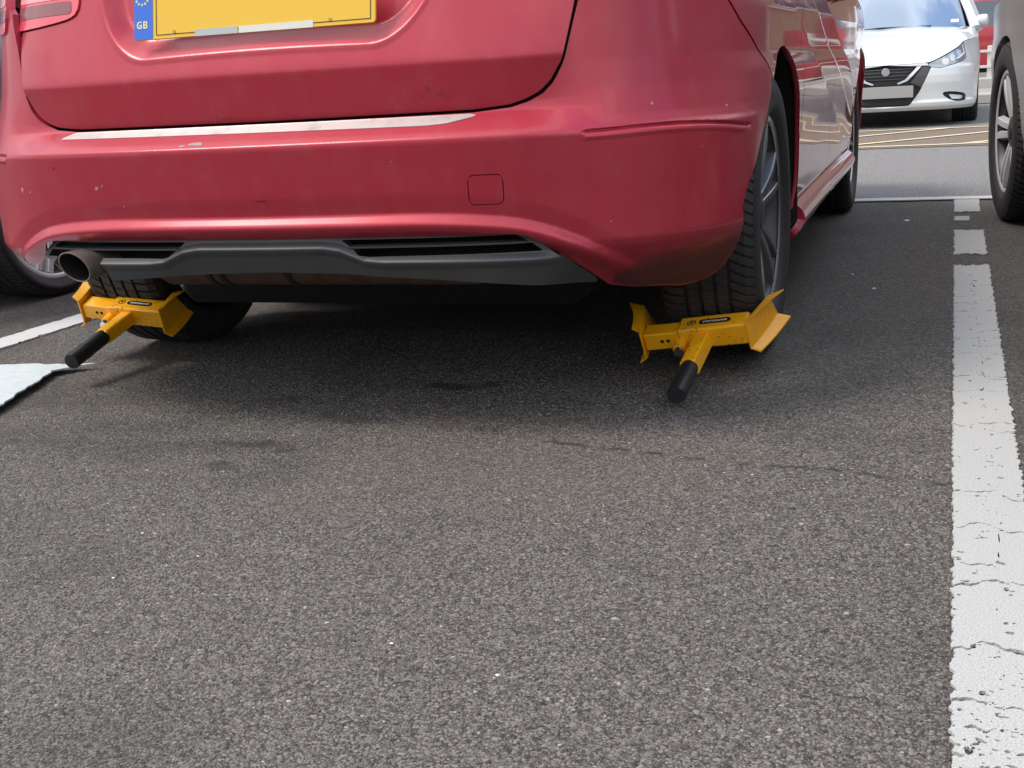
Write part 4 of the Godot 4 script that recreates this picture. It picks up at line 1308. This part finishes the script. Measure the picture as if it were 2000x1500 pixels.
var stains: Image
func stain_texture() -> ImageTexture:
	var size := 1024
	var im := Image.create(size, size, false, Image.FORMAT_RGBA8)
	im.fill(Color(0.2, 0.19, 0.18, 0.0))
	var n := noise(3.0, 91, FastNoiseLite.TYPE_SIMPLEX_SMOOTH, 5)
	var nf := noise(16.0, 92, FastNoiseLite.TYPE_SIMPLEX_SMOOTH, 3)
	var nl := noise(0.8, 93, FastNoiseLite.TYPE_SIMPLEX_SMOOTH, 3)
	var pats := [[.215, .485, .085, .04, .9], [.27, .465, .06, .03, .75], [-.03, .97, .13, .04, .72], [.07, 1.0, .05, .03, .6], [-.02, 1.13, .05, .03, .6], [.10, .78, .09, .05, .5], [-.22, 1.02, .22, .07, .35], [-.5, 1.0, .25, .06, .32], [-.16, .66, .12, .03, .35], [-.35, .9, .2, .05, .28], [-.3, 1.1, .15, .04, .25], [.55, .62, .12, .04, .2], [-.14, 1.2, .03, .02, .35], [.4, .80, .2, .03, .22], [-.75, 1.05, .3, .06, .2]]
	for j in size:
		for i in size:
			var p := Vector2(i + .5, j + .5) * 8.0 / size - Vector2(4, 4)
			if p.y < -3.1 or p.y > 2.6 or absf(p.x) > 2.2: continue
			var w := Vector2(n.get_noise_2d(p.x, p.y), n.get_noise_2d(p.x + 9.0, p.y))
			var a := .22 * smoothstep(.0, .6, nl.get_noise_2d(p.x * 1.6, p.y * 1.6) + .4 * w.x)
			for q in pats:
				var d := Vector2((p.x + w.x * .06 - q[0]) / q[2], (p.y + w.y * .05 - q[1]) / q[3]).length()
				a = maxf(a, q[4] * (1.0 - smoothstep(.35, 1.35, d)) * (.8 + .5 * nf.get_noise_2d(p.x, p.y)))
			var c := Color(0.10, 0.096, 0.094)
			# a hairline crack across the bay
			var cr := [[.55, .87], [.774, .915], [.937, .950], [1.07, .960], [1.2, .99], [1.30, 1.01]]
			for k in cr.size() - 1:
				if p.x >= cr[k][0] and p.x < cr[k + 1][0]:
					var y := lerpf(cr[k][1], cr[k + 1][1], (p.x - cr[k][0]) / (cr[k + 1][0] - cr[k][0])) + .014 * nf.get_noise_2d(p.x * 2.0, 3.0)
					a = maxf(a, .75 * (1.0 - smoothstep(.003, .011, absf(p.y - y))) * smoothstep(-.35, .1, nf.get_noise_2d(p.x * .7, 7.0)))
			# warmer, lighter tint about the middle of the bay
			var m := .25 * (1.0 - smoothstep(.1, 1.0, Vector2((p.x - .45) / .75, (p.y - 1.0) / .42).length() + .4 * w.x))
			if m > a:
				c = Color(0.44, 0.38, 0.325); a = m
			if a > .01: im.set_pixel(i, j, Color(c.r, c.g, c.b, clampf(a, 0, 1)))
	stains = im
	return ImageTexture.create_from_image(im)

# paint laid on the ground: x across, z along
func paint_sheet(x0: float, x1: float, z0: float, z1: float, dx: float, dz: float, cover: Callable, y := .005, lip := .004) -> ArrayMesh:
	var mb := MB.new()
	cut_sheet(mb, lines(x0, x1, dx), lines(z0, z1, dz), cover, func(s, t): return Vector3(s, y, t), func(s, t): return Vector3.UP, lip)
	return mb.mesh()

func setting():
	var t0 := Time.get_ticks_msec()
	var tex := asphalt(Color(0.172, 0.151, 0.131), 0.62, 0.66, 11)
	var gm := ground_mat(tex, 0.6)
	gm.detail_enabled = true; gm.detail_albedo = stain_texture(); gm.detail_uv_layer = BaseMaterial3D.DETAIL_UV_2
	struct("ground", sheet(-70, -60, 70, 60, 0.0, 2.72), gm)
	print("asphalt ", Time.get_ticks_msec() - t0)
	var tex2 := asphalt(Color(0.30, 0.286, 0.275), 0.5, 0.4, 23, 512)
	var rm := ground_mat(tex2, 0.25)
	struct("road", sheet(-40, -12.6, 40, -3.045, 0.004, .45), rm)
	var tm := ground_mat(tex2, 0.25)
	tm.albedo_color = Color(0.96, 0.86, 0.76)
	struct("tan_surfacing", sheet(-14, -8.4, 14, -6.2, 0.008, .45), tm)
	# painted lines
	var pm := mat(lin(.415, .412, .392), .8)
	dusty(pm, ntex(512, noise(.16, 71, FastNoiseLite.TYPE_SIMPLEX, 4), [Color(.45, .44, .42, .8), Color(.58, .57, .55, .45), Color(.74, .73, .71, .15), Color(.86, .86, .83, .2)], [0.0, .36, .58, 1.0]), 3.2)
	var nf := noise(60.0, 81, FastNoiseLite.TYPE_SIMPLEX, 3)
	var nm := noise(14.0, 82, FastNoiseLite.TYPE_SIMPLEX, 4)
	var nw := noise(7.0, 83, FastNoiseLite.TYPE_SIMPLEX, 3)
	var cracks := [[-.785, .4, 1.0, .0018], [-.60, .0, .5, .0015], [-.506, .0, .62, .0024], [-.386, .0, .60, .0022], [-.30, .0, .55, .0016], [-.236, .0, 1.0, .0012], [-.144, .5, 1.0, .0020], [-.07, .0, 1.0, .0016], [.02, .5, 1.0, .0014], [.09, .0, 1.0, .0013], [.20, .0, 1.0, .0014], [.30, .0, 1.0, .0026], [.335, .62, 1.0, .0018], [.425, .0, 1.0, .0012], [.55, .0, .45, .0012], [.668, .0, 1.0, .0024], [.70, .58, 1.0, .0022], [.875, .0, .5, .0012], [1.06, .0, 1.0, .0020], [1.205, .0, 1.0, .0022], [1.36, .0, .62, .0018], [1.415, .0, 1.0, .0030], [1.60, .0, 1.0, .0042], [1.735, .0, 1.0, .0028], [1.79, .1, 1.0, .0025]]
	var right := func(x: float, z: float) -> float:
		var u := (x - 1.2835) / .104
		var e := .0030 * nf.get_noise_2d(x, z) + .0036 * nm.get_noise_2d(3.0, z * 2.0) * (1.0 if z > -1.2 else 1.6)
		var d := minf(x - 1.2835 + e, 1.3875 - x + e + .002 * nm.get_noise_2d(9.0, z * 2.0))
		# stretches worn off
		d = minf(d, absf(z + 2.245) - .285 + .02 * nw.get_noise_2d(x * 3.0, 1.0) if z < -1.7 and not (absf(z + 2.31) < .07 and u < .58) else 9.0)
		if z > -1.7 and z < -.9: d = minf(d, maxf(-1.385 - z, z + 1.135) + .03 * nw.get_noise_2d(x * 3.0, 5.0) + .01 * nf.get_noise_2d(x, z))
		for c in cracks:
			if absf(z - c[0]) < .045 and u > c[1] - .03 and u < c[2] + .03:
				var zz: float = c[0] + .030 * nw.get_noise_2d(x * 1.3, c[0] * 9.0) + .012 * nm.get_noise_2d(x * 1.2, c[0] * 5.0) + .004 * nf.get_noise_2d(x, c[0])
				var ends: float = smoothstep(c[1] - .03, c[1] + .06, u) * (1.0 - smoothstep(c[2] - .06, c[2] + .03, u)) if c[2] < 1.0 or c[1] > 0.0 else 1.0
				d = minf(d, absf(z - zz) - c[3] * (.45 + .9 * maxf(0.0, .5 + nm.get_noise_2d(x * 1.5, c[0] * 3.0 + 5.0))) * ends + (.002 if ends < .1 else 0.0))
		# a crack along the middle and chips
		if z > -.9 and z < 1.75:
			var xm := 1.2835 + .104 * (.56 + .10 * nw.get_noise_2d(z * .5, 2.0))
			d = minf(d, absf(x - xm) - .0012 * smoothstep(.15, .6, nw.get_noise_2d(z * 1.4, 20.0)))
		d = minf(d, (.68 - nm.get_noise_2d(x * 1.3, z * 1.3) - .4 * nf.get_noise_2d(x, z)) * .02)
		if z > 1.60: d = minf(d, (.62 - .55 * smoothstep(1.70, 2.0, z) - nm.get_noise_2d(x * 3.5, z * 3.5) * .8 - .7 * nf.get_noise_2d(x * 1.5, z * 1.5)) * .007)
		if z < -2.99: d = minf(d, -1.0)
		return d
	var far_line := MB.new()
	struct("painted_line", paint_sheet(1.27, 1.40, -1.2, 2.4, .0026, .0030, right), pm)
	struct("painted_line", paint_sheet(1.27, 1.40, -3.0, -1.1501, .006, .012, func(x, z): return minf(right.call(x, z), -1.152 - z)), pm)
	var pm2 := mat(lin(.60, .60, .58), .7)
	dusty(pm2, pm.detail_albedo, 3.0)
	var plain := func(x0: float, x1: float, z0: float, z1: float, wear: float) -> Callable:
		return func(x: float, z: float) -> float:
			return minf(minf(x - x0, x1 - x), minf(z - z0, z1 - z)) + .004 * nm.get_noise_2d(x, z) - maxf(0.0, (nm.get_noise_2d(x * 1.5, z * 1.5) - wear) * .06)
	struct("painted_line", paint_sheet(-1.42, -1.28, -3.0, 2.4, .008, .012, plain.call(-1.405, -1.295, -2.97, 2.3, .45)), pm2)
	struct("painted_line", paint_sheet(-8.0, 8.0, -3.09, -2.96, .03, .012, plain.call(-8.0, 8.0, -3.075, -2.975, .5), .0085), pm2)
	for x in [3.98, -4.10, 6.6, -6.8]: struct("painted_line", sheet(x - .05, -2.96, x + .05, 2.3, .005, .5), pm2)
	var ym := mat(lin(.66, .57, .38), .75)
	for q in [[-4.0, -5.75, 5.5, -9.85, 1], [-1.6, -2.42, 0, 0, 0], [-4.5, 0, 0, 0, 0]]:
		pass
	var stripes := MB.new()
	for q in [[-3.0, -6.30, 5.0, -6.42], [-3.0, -8.22, 5.0, -8.26], [.35, -6.37, 2.25, -8.22], [-.65, -6.37, 1.25, -8.22], [-1.65, -6.37, .25, -8.22], [1.35, -6.37, 3.25, -8.22], [2.35, -6.37, 4.25, -8.22]]:
		var a := Vector3(q[0], .012, q[1])
		var b := Vector3(q[2], .012, q[3])
		var n := (b - a).cross(Vector3.UP).normalized() * .036
		var one := MB.new()
		if absf(q[3] - q[1]) > 1.0:
			a += Vector3(0, .0015, 0); b += Vector3(0, .0015, 0)
		one.quad(a - n, b - n, b + n, a + n, Vector3.UP)
		struct("yellow_line", one.mesh(), ym)
	# loose chippings and bits of litter on the asphalt
	var chip := MB.new()
	for k in 8:
		var a := TAU * k / 8
		var b := TAU * (k + 1) / 8
		var ra := 1.0 + .3 * sin(k * 2.3)
		var rb := 1.0 + .3 * sin((k + 1) % 8 * 2.3)
		var pa := Vector3(cos(a) * ra, 0, sin(a) * ra)
		var pb := Vector3(cos(b) * rb, 0, sin(b) * rb)
		chip.flat(pa, pb, Vector3(0, .7, .1), Vector3(pa.x, .6, pa.z))
	var mm := MultiMesh.new()
	mm.transform_format = MultiMesh.TRANSFORM_3D
	mm.use_colors = true
	mm.mesh = chip.mesh()
	var rng := RandomNumberGenerator.new(); rng.seed = 19
	var spots := []
	for i in 80:
		var z := rng.randf_range(.4, 2.15) if i % 3 > 0 else rng.randf_range(-2.9, .4)
		spots.append([Vector3(rng.randf_range(-1.2, 1.27), .0005, z), rng.randf_range(.0016, .0036) if rng.randf() < .9 else rng.randf_range(.004, .0065), rng.randf_range(.2, .42)])
	for q in [[1.10, -2.30, .022, .8], [.98, -1.0, .010, .7], [1.06, -.75, .014, .6], [.12, 1.62, .005, .8], [.20, 1.52, .004, .8], [.62, 1.73, .005, .8], [.05, 1.45, .005, .7], [.78, 1.78, .006, .6]]: spots.append([Vector3(q[0], .0005, q[1]), q[2] * .5, q[3]])
	mm.instance_count = spots.size()
	for i in spots.size():
		var q = spots[i]
		mm.set_instance_transform(i, Transform3D(Basis(Vector3.UP, rng.randf() * TAU).scaled(Vector3(q[1], q[1] * .7, q[1])), q[0]))
		var g: float = q[2]
		mm.set_instance_color(i, Color(g, g * .98, g * .93))
	var mi := MultiMeshInstance3D.new()
	mi.name = "loose_chippings"
	mi.multimesh = mm
	var cm := mat(Color.WHITE, .8); cm.vertex_color_use_as_albedo = true
	mi.material_override = cm
	add_child(mi)
	mi.set_meta("kind", "stuff")
	# stones standing proud of the binder near by
	var st := MB.new()
	for k in 6:
		var a := TAU * k / 6
		var b := TAU * (k + 1) / 6
		var ra := 1.0 + .22 * sin(k * 2.1 + .5)
		var rb := 1.0 + .22 * sin((k + 1) % 6 * 2.1 + .5)
		var pa := Vector3(cos(a) * ra, -.1, sin(a) * ra)
		var pb := Vector3(cos(b) * rb, -.1, sin(b) * rb)
		var ta := Vector3(pa.x * .62, .55, pa.z * .62)
		var tb := Vector3(pb.x * .62, .55, pb.z * .62)
		st.quad(pa, pb, tb, ta, Vector3(pa.x + pb.x, .5, pa.z + pb.z))
		st.flat(ta, tb, Vector3(.1, .62, 0), Vector3.UP)
	var sm := MultiMesh.new()
	sm.transform_format = MultiMesh.TRANSFORM_3D
	sm.use_colors = true
	sm.mesh = st.mesh()
	var put := []
	for i in 130000:
		var z := lerpf(2.15, -.1, pow(rng.randf(), 1.35))
		var x := rng.randf_range(-1.4, 1.279)
		if x < -.70 and z > .40 and x < -1.28 + .6 * (1.0 - absf(z - .75)): continue
		if x < -1.28: continue
		put.append(Vector3(x, 0, z))
	sm.instance_count = put.size()
	for i in put.size():
		var r := rng.randf_range(.0013, .0027) * (1.0 if rng.randf() < .93 else 1.5)
		sm.set_instance_transform(i, Transform3D(Basis(Vector3.UP, rng.randf() * TAU).scaled(Vector3(r * rng.randf_range(.8, 1.3), r * rng.randf_range(.25, .75), r)), put[i]))
		var g := .142 * (.62 + .76 * rng.randf()) * (1.0 if rng.randf() < .975 else 1.7)
		var wm := rng.randf_range(-.05, .06)
		var sc := stains.get_pixel(int((put[i].x + 4.0) * 128.0), int((put[i].z + 4.0) * 128.0))
		var own := Color(g * (1.04 + wm), g * .94, g * (.85 - wm))
		var over := sc.srgb_to_linear()
		sm.set_instance_color(i, own.lerp(Color(over.r, over.g, over.b) * (.7 + .6 * rng.randf()), sc.a))
	var si := MultiMeshInstance3D.new()
	si.name = "asphalt_stones"
	si.multimesh = sm
	si.material_override = cm
	add_child(si)
	si.set_meta("kind", "stuff")
	print("ground ", Time.get_ticks_msec() - t0)

func wall_with_windows(called: String, label: String, at: Vector3, yaw: float, len_: float, hgt: float, n: int) -> void:
	var b := thing(called, label, "building", at)
	b.rotation.y = yaw
	var w := MB.new()
	w.rbox(Transform3D(Basis(), Vector3(0, hgt * .5, -.4)), Vector3(len_, hgt, .8), .02)
	obj("wall", w.mesh(), M.brick, b)
	var pl := MB.new()
	pl.rbox(Transform3D(Basis(), Vector3(0, .22, .03)), Vector3(len_, .44, .06), .01)
	obj("plinth", pl.mesh(), M.stone, b)
	var bandm := MB.new()
	bandm.rbox(Transform3D(Basis(), Vector3(0, 1.42, .02)), Vector3(len_, .16, .05), .01)
	obj("string_course", bandm.mesh(), M.stone, b)
	var rf := MB.new()
	rf.quad(Vector3(-len_ * .5 - .2, hgt - .1, .25), Vector3(len_ * .5 + .2, hgt - .1, .25), Vector3(len_ * .5 + .2, hgt + 1.6, -3.0), Vector3(-len_ * .5 - .2, hgt + 1.6, -3.0), Vector3.UP)
	obj("roof", rf.mesh(), mat(lin(.10, .07, .06), .8), b)
	for k in n:
		var x := (k + .5) / n * len_ - len_ * .5
		for y in [2.3, 4.6]:
			if y > hgt - .8: continue
			var f := MB.new()
			for q in [[0, .68, 1.2, .07], [0, -.68, 1.2, .07], [-.56, 0, .07, 1.3], [.56, 0, .07, 1.3], [0, 0, .05, 1.3]]:
				f.rbox(Transform3D(Basis(), Vector3(x + q[0], y + q[1], .02)), Vector3(q[2], q[3], .07), .004)
			var wn := obj("window", f.mesh(), M.fence_white, b)
			var g := MB.new()
			g.rbox(Transform3D(Basis(), Vector3(x, y, .004)), Vector3(1.1, 1.32, .02), .002)
			obj("pane", g.mesh(), M.glass_dark, wn)

func far_things():
	# kerb, verge wall, white fence and a red car in the gap between the two cars
	var kb := MB.new()
	kb.rbox(Transform3D(Basis(), Vector3(0, .06, -12.75)), Vector3(60, .13, .3), .02)
	struct("kerb", kb.mesh(), M.stone)
	struct("pavement", sheet(-40, -19, 40, -12.9, .10, 1.0), mat(lin(.30, .29, .275), .9))
	var lw := MB.new()
	lw.rbox(Transform3D(Basis(), Vector3(0, .12, -15.2)), Vector3(40, .24, .3), .02)
	tag(obj("low_wall", lw.mesh(), M.stone), "low grey stone wall beneath the white post fence", "wall")
	var fence := thing("post_fence", "white rail fence standing behind the white car's wing", "fence", Vector3(0, .24, -15.2))
	var post := MB.new()
	post.rbox(Transform3D(Basis(), Vector3(0, .2, 0)), Vector3(.10, .42, .10), .01)
	var pmesh := post.mesh()
	for i in 25:
		var p := obj("post", pmesh, M.fence_white, fence)
		p.position.x = -12.2 + i * 1.0 - .07
	for y in [.14, .34]:
		var r := MB.new()
		r.rbox(Transform3D(Basis(), Vector3(-.2, y, .055)), Vector3(24.4, .035, .03), .004)
		obj("rail", r.mesh(), M.fence_white, fence)
	wall_with_windows("brick_building", "brown brick building at the back behind the red far car", Vector3(2, 0, -24), 0.0, 46, 7.0, 14)
	wall_with_windows("brick_building", "long brick building along the right side of the car park", Vector3(14, 0, -24), -PI / 2, 36, 6.0, 11)
	wall_with_windows("brick_building", "unseen brick building added behind the camera to dim the low sky", Vector3(-1, 0, 24), PI, 40, 3.6, 9)  # added out of view, sized to cut low skylight from behind the camera
	var far := plain_car("far_red_car", "red car far behind the white fence at the back", M.far_red, .32, .21, 0)
	far.position = Vector3(2.2, .1, -18.2)
	far.rotation.y = 1.35
	far.scale = Vector3.ONE * .85

func litter():
	# torn sheet of white card at the left edge, its near edge lifted
	var nm := noise(9.0, 101, FastNoiseLite.TYPE_SIMPLEX, 4)
	var nc := noise(3.0, 103, FastNoiseLite.TYPE_SIMPLEX_SMOOTH, 3)
	var outline := pv([-.822, .424, -.862, .475, -.885, .515, -.870, .535, -.83, .66, -.762, .852, -.70, 1.02, -1.2, 1.15, -1.5, .9, -1.45, .47, -1.12, .452, -1.02, .430, -.985, .438, -.96, .447, -.90, .437])
	var mb := MB.new()
	var pos := func(x: float, z: float) -> Vector3: return Vector3(x, .008 + .003 * nc.get_noise_2d(x, z) + .012 * smoothstep(-1.25, -.80, x) * smoothstep(.45, .9, z + .3), z)
	var nor := func(x: float, z: float) -> Vector3:
		var e := .004
		return (pos.call(x, z + e) - pos.call(x, z - e)).cross(pos.call(x + e, z) - pos.call(x - e, z)).normalized()
	cut_sheet(mb, lines(-1.55, -.66, .006), lines(.38, 1.2, .006), func(x, z): return sd(outline, Vector2(x, z)) + .006 * nm.get_noise_2d(x * 2.0, z * 2.0), pos, nor, .004)
	tag(obj("torn_card", mb.mesh(), M.paper), "torn sheet of white card lying on the asphalt at the left edge", "litter")

func _ready():
	var cam := Camera3D.new()
	cam.name = "camera"
	cam.position = Vector3(1.268, .6863, 3.0127)
	cam.rotation = Vector3(-.2472, .3486, -.0609)
	cam.fov = 34.547
	cam.near = .05
	cam.far = 300.0
	add_child(cam)
	cam.current = true
	var env := Environment.new()
	env.tonemap_mode = Environment.TONE_MAPPER_LINEAR
	env.tonemap_exposure = 1.6
	env.background_mode = Environment.BG_SKY
	var sky := Sky.new()
	var pano := PanoramaSkyMaterial.new()
	pano.panorama = ImageTexture.create_from_image(sky_image())
	sky.sky_material = pano
	env.sky = sky
	env.sdfgi_enabled = true; env.ssao_enabled = true; env.ssil_enabled = true
	var we := WorldEnvironment.new()
	we.environment = env
	add_child(we)
	var sun := DirectionalLight3D.new()
	sun.name = "sun"
	sun.light_energy = .6
	sun.light_angular_distance = 20.0
	sun.light_color = Color(1.0, .965, .92)
	sun.shadow_enabled = true
	add_child(sun)
	sun.look_at_from_position(Vector3(-6, 10, 3.2), Vector3.ZERO)

	materials()
	M.far_red = mat(lin(.34, .03, .04), .35)
	setting()
	far_things()
	red_car()
	white_car()
	var suv := plain_car("grey_car", "grey car at the right edge with bright spoked wheel", M.grey_paint, .345, .232, 1)
	suv.rotation.y = .12
	suv.position = Vector3(2.62, 0, .28)
	var lc := plain_car("grey_car", "car at the left edge, only its silver wheel showing past the red bumper", M.grey_paint, .325, .258, 1)
	lc.position = Vector3(-2.615, 0, -.66)
	var cr := clamp_body("yellow wheel clamp with black grip on the tyre under the right of the bumper", .0, -.16, .160, .130, .016, .040)
	cr.position = Vector3(.741, .106, .303)
	cr.rotation = Vector3(.35, 0, .13)
	var cl := clamp_body("yellow wheel clamp with black grip on the tyre beneath the tail pipe", .04, -.14, .130, .140, .035, .0)
	cl.position = Vector3(-.766, .148, .312)
	cl.rotation = Vector3(.35, 0, -.10)
	litter()
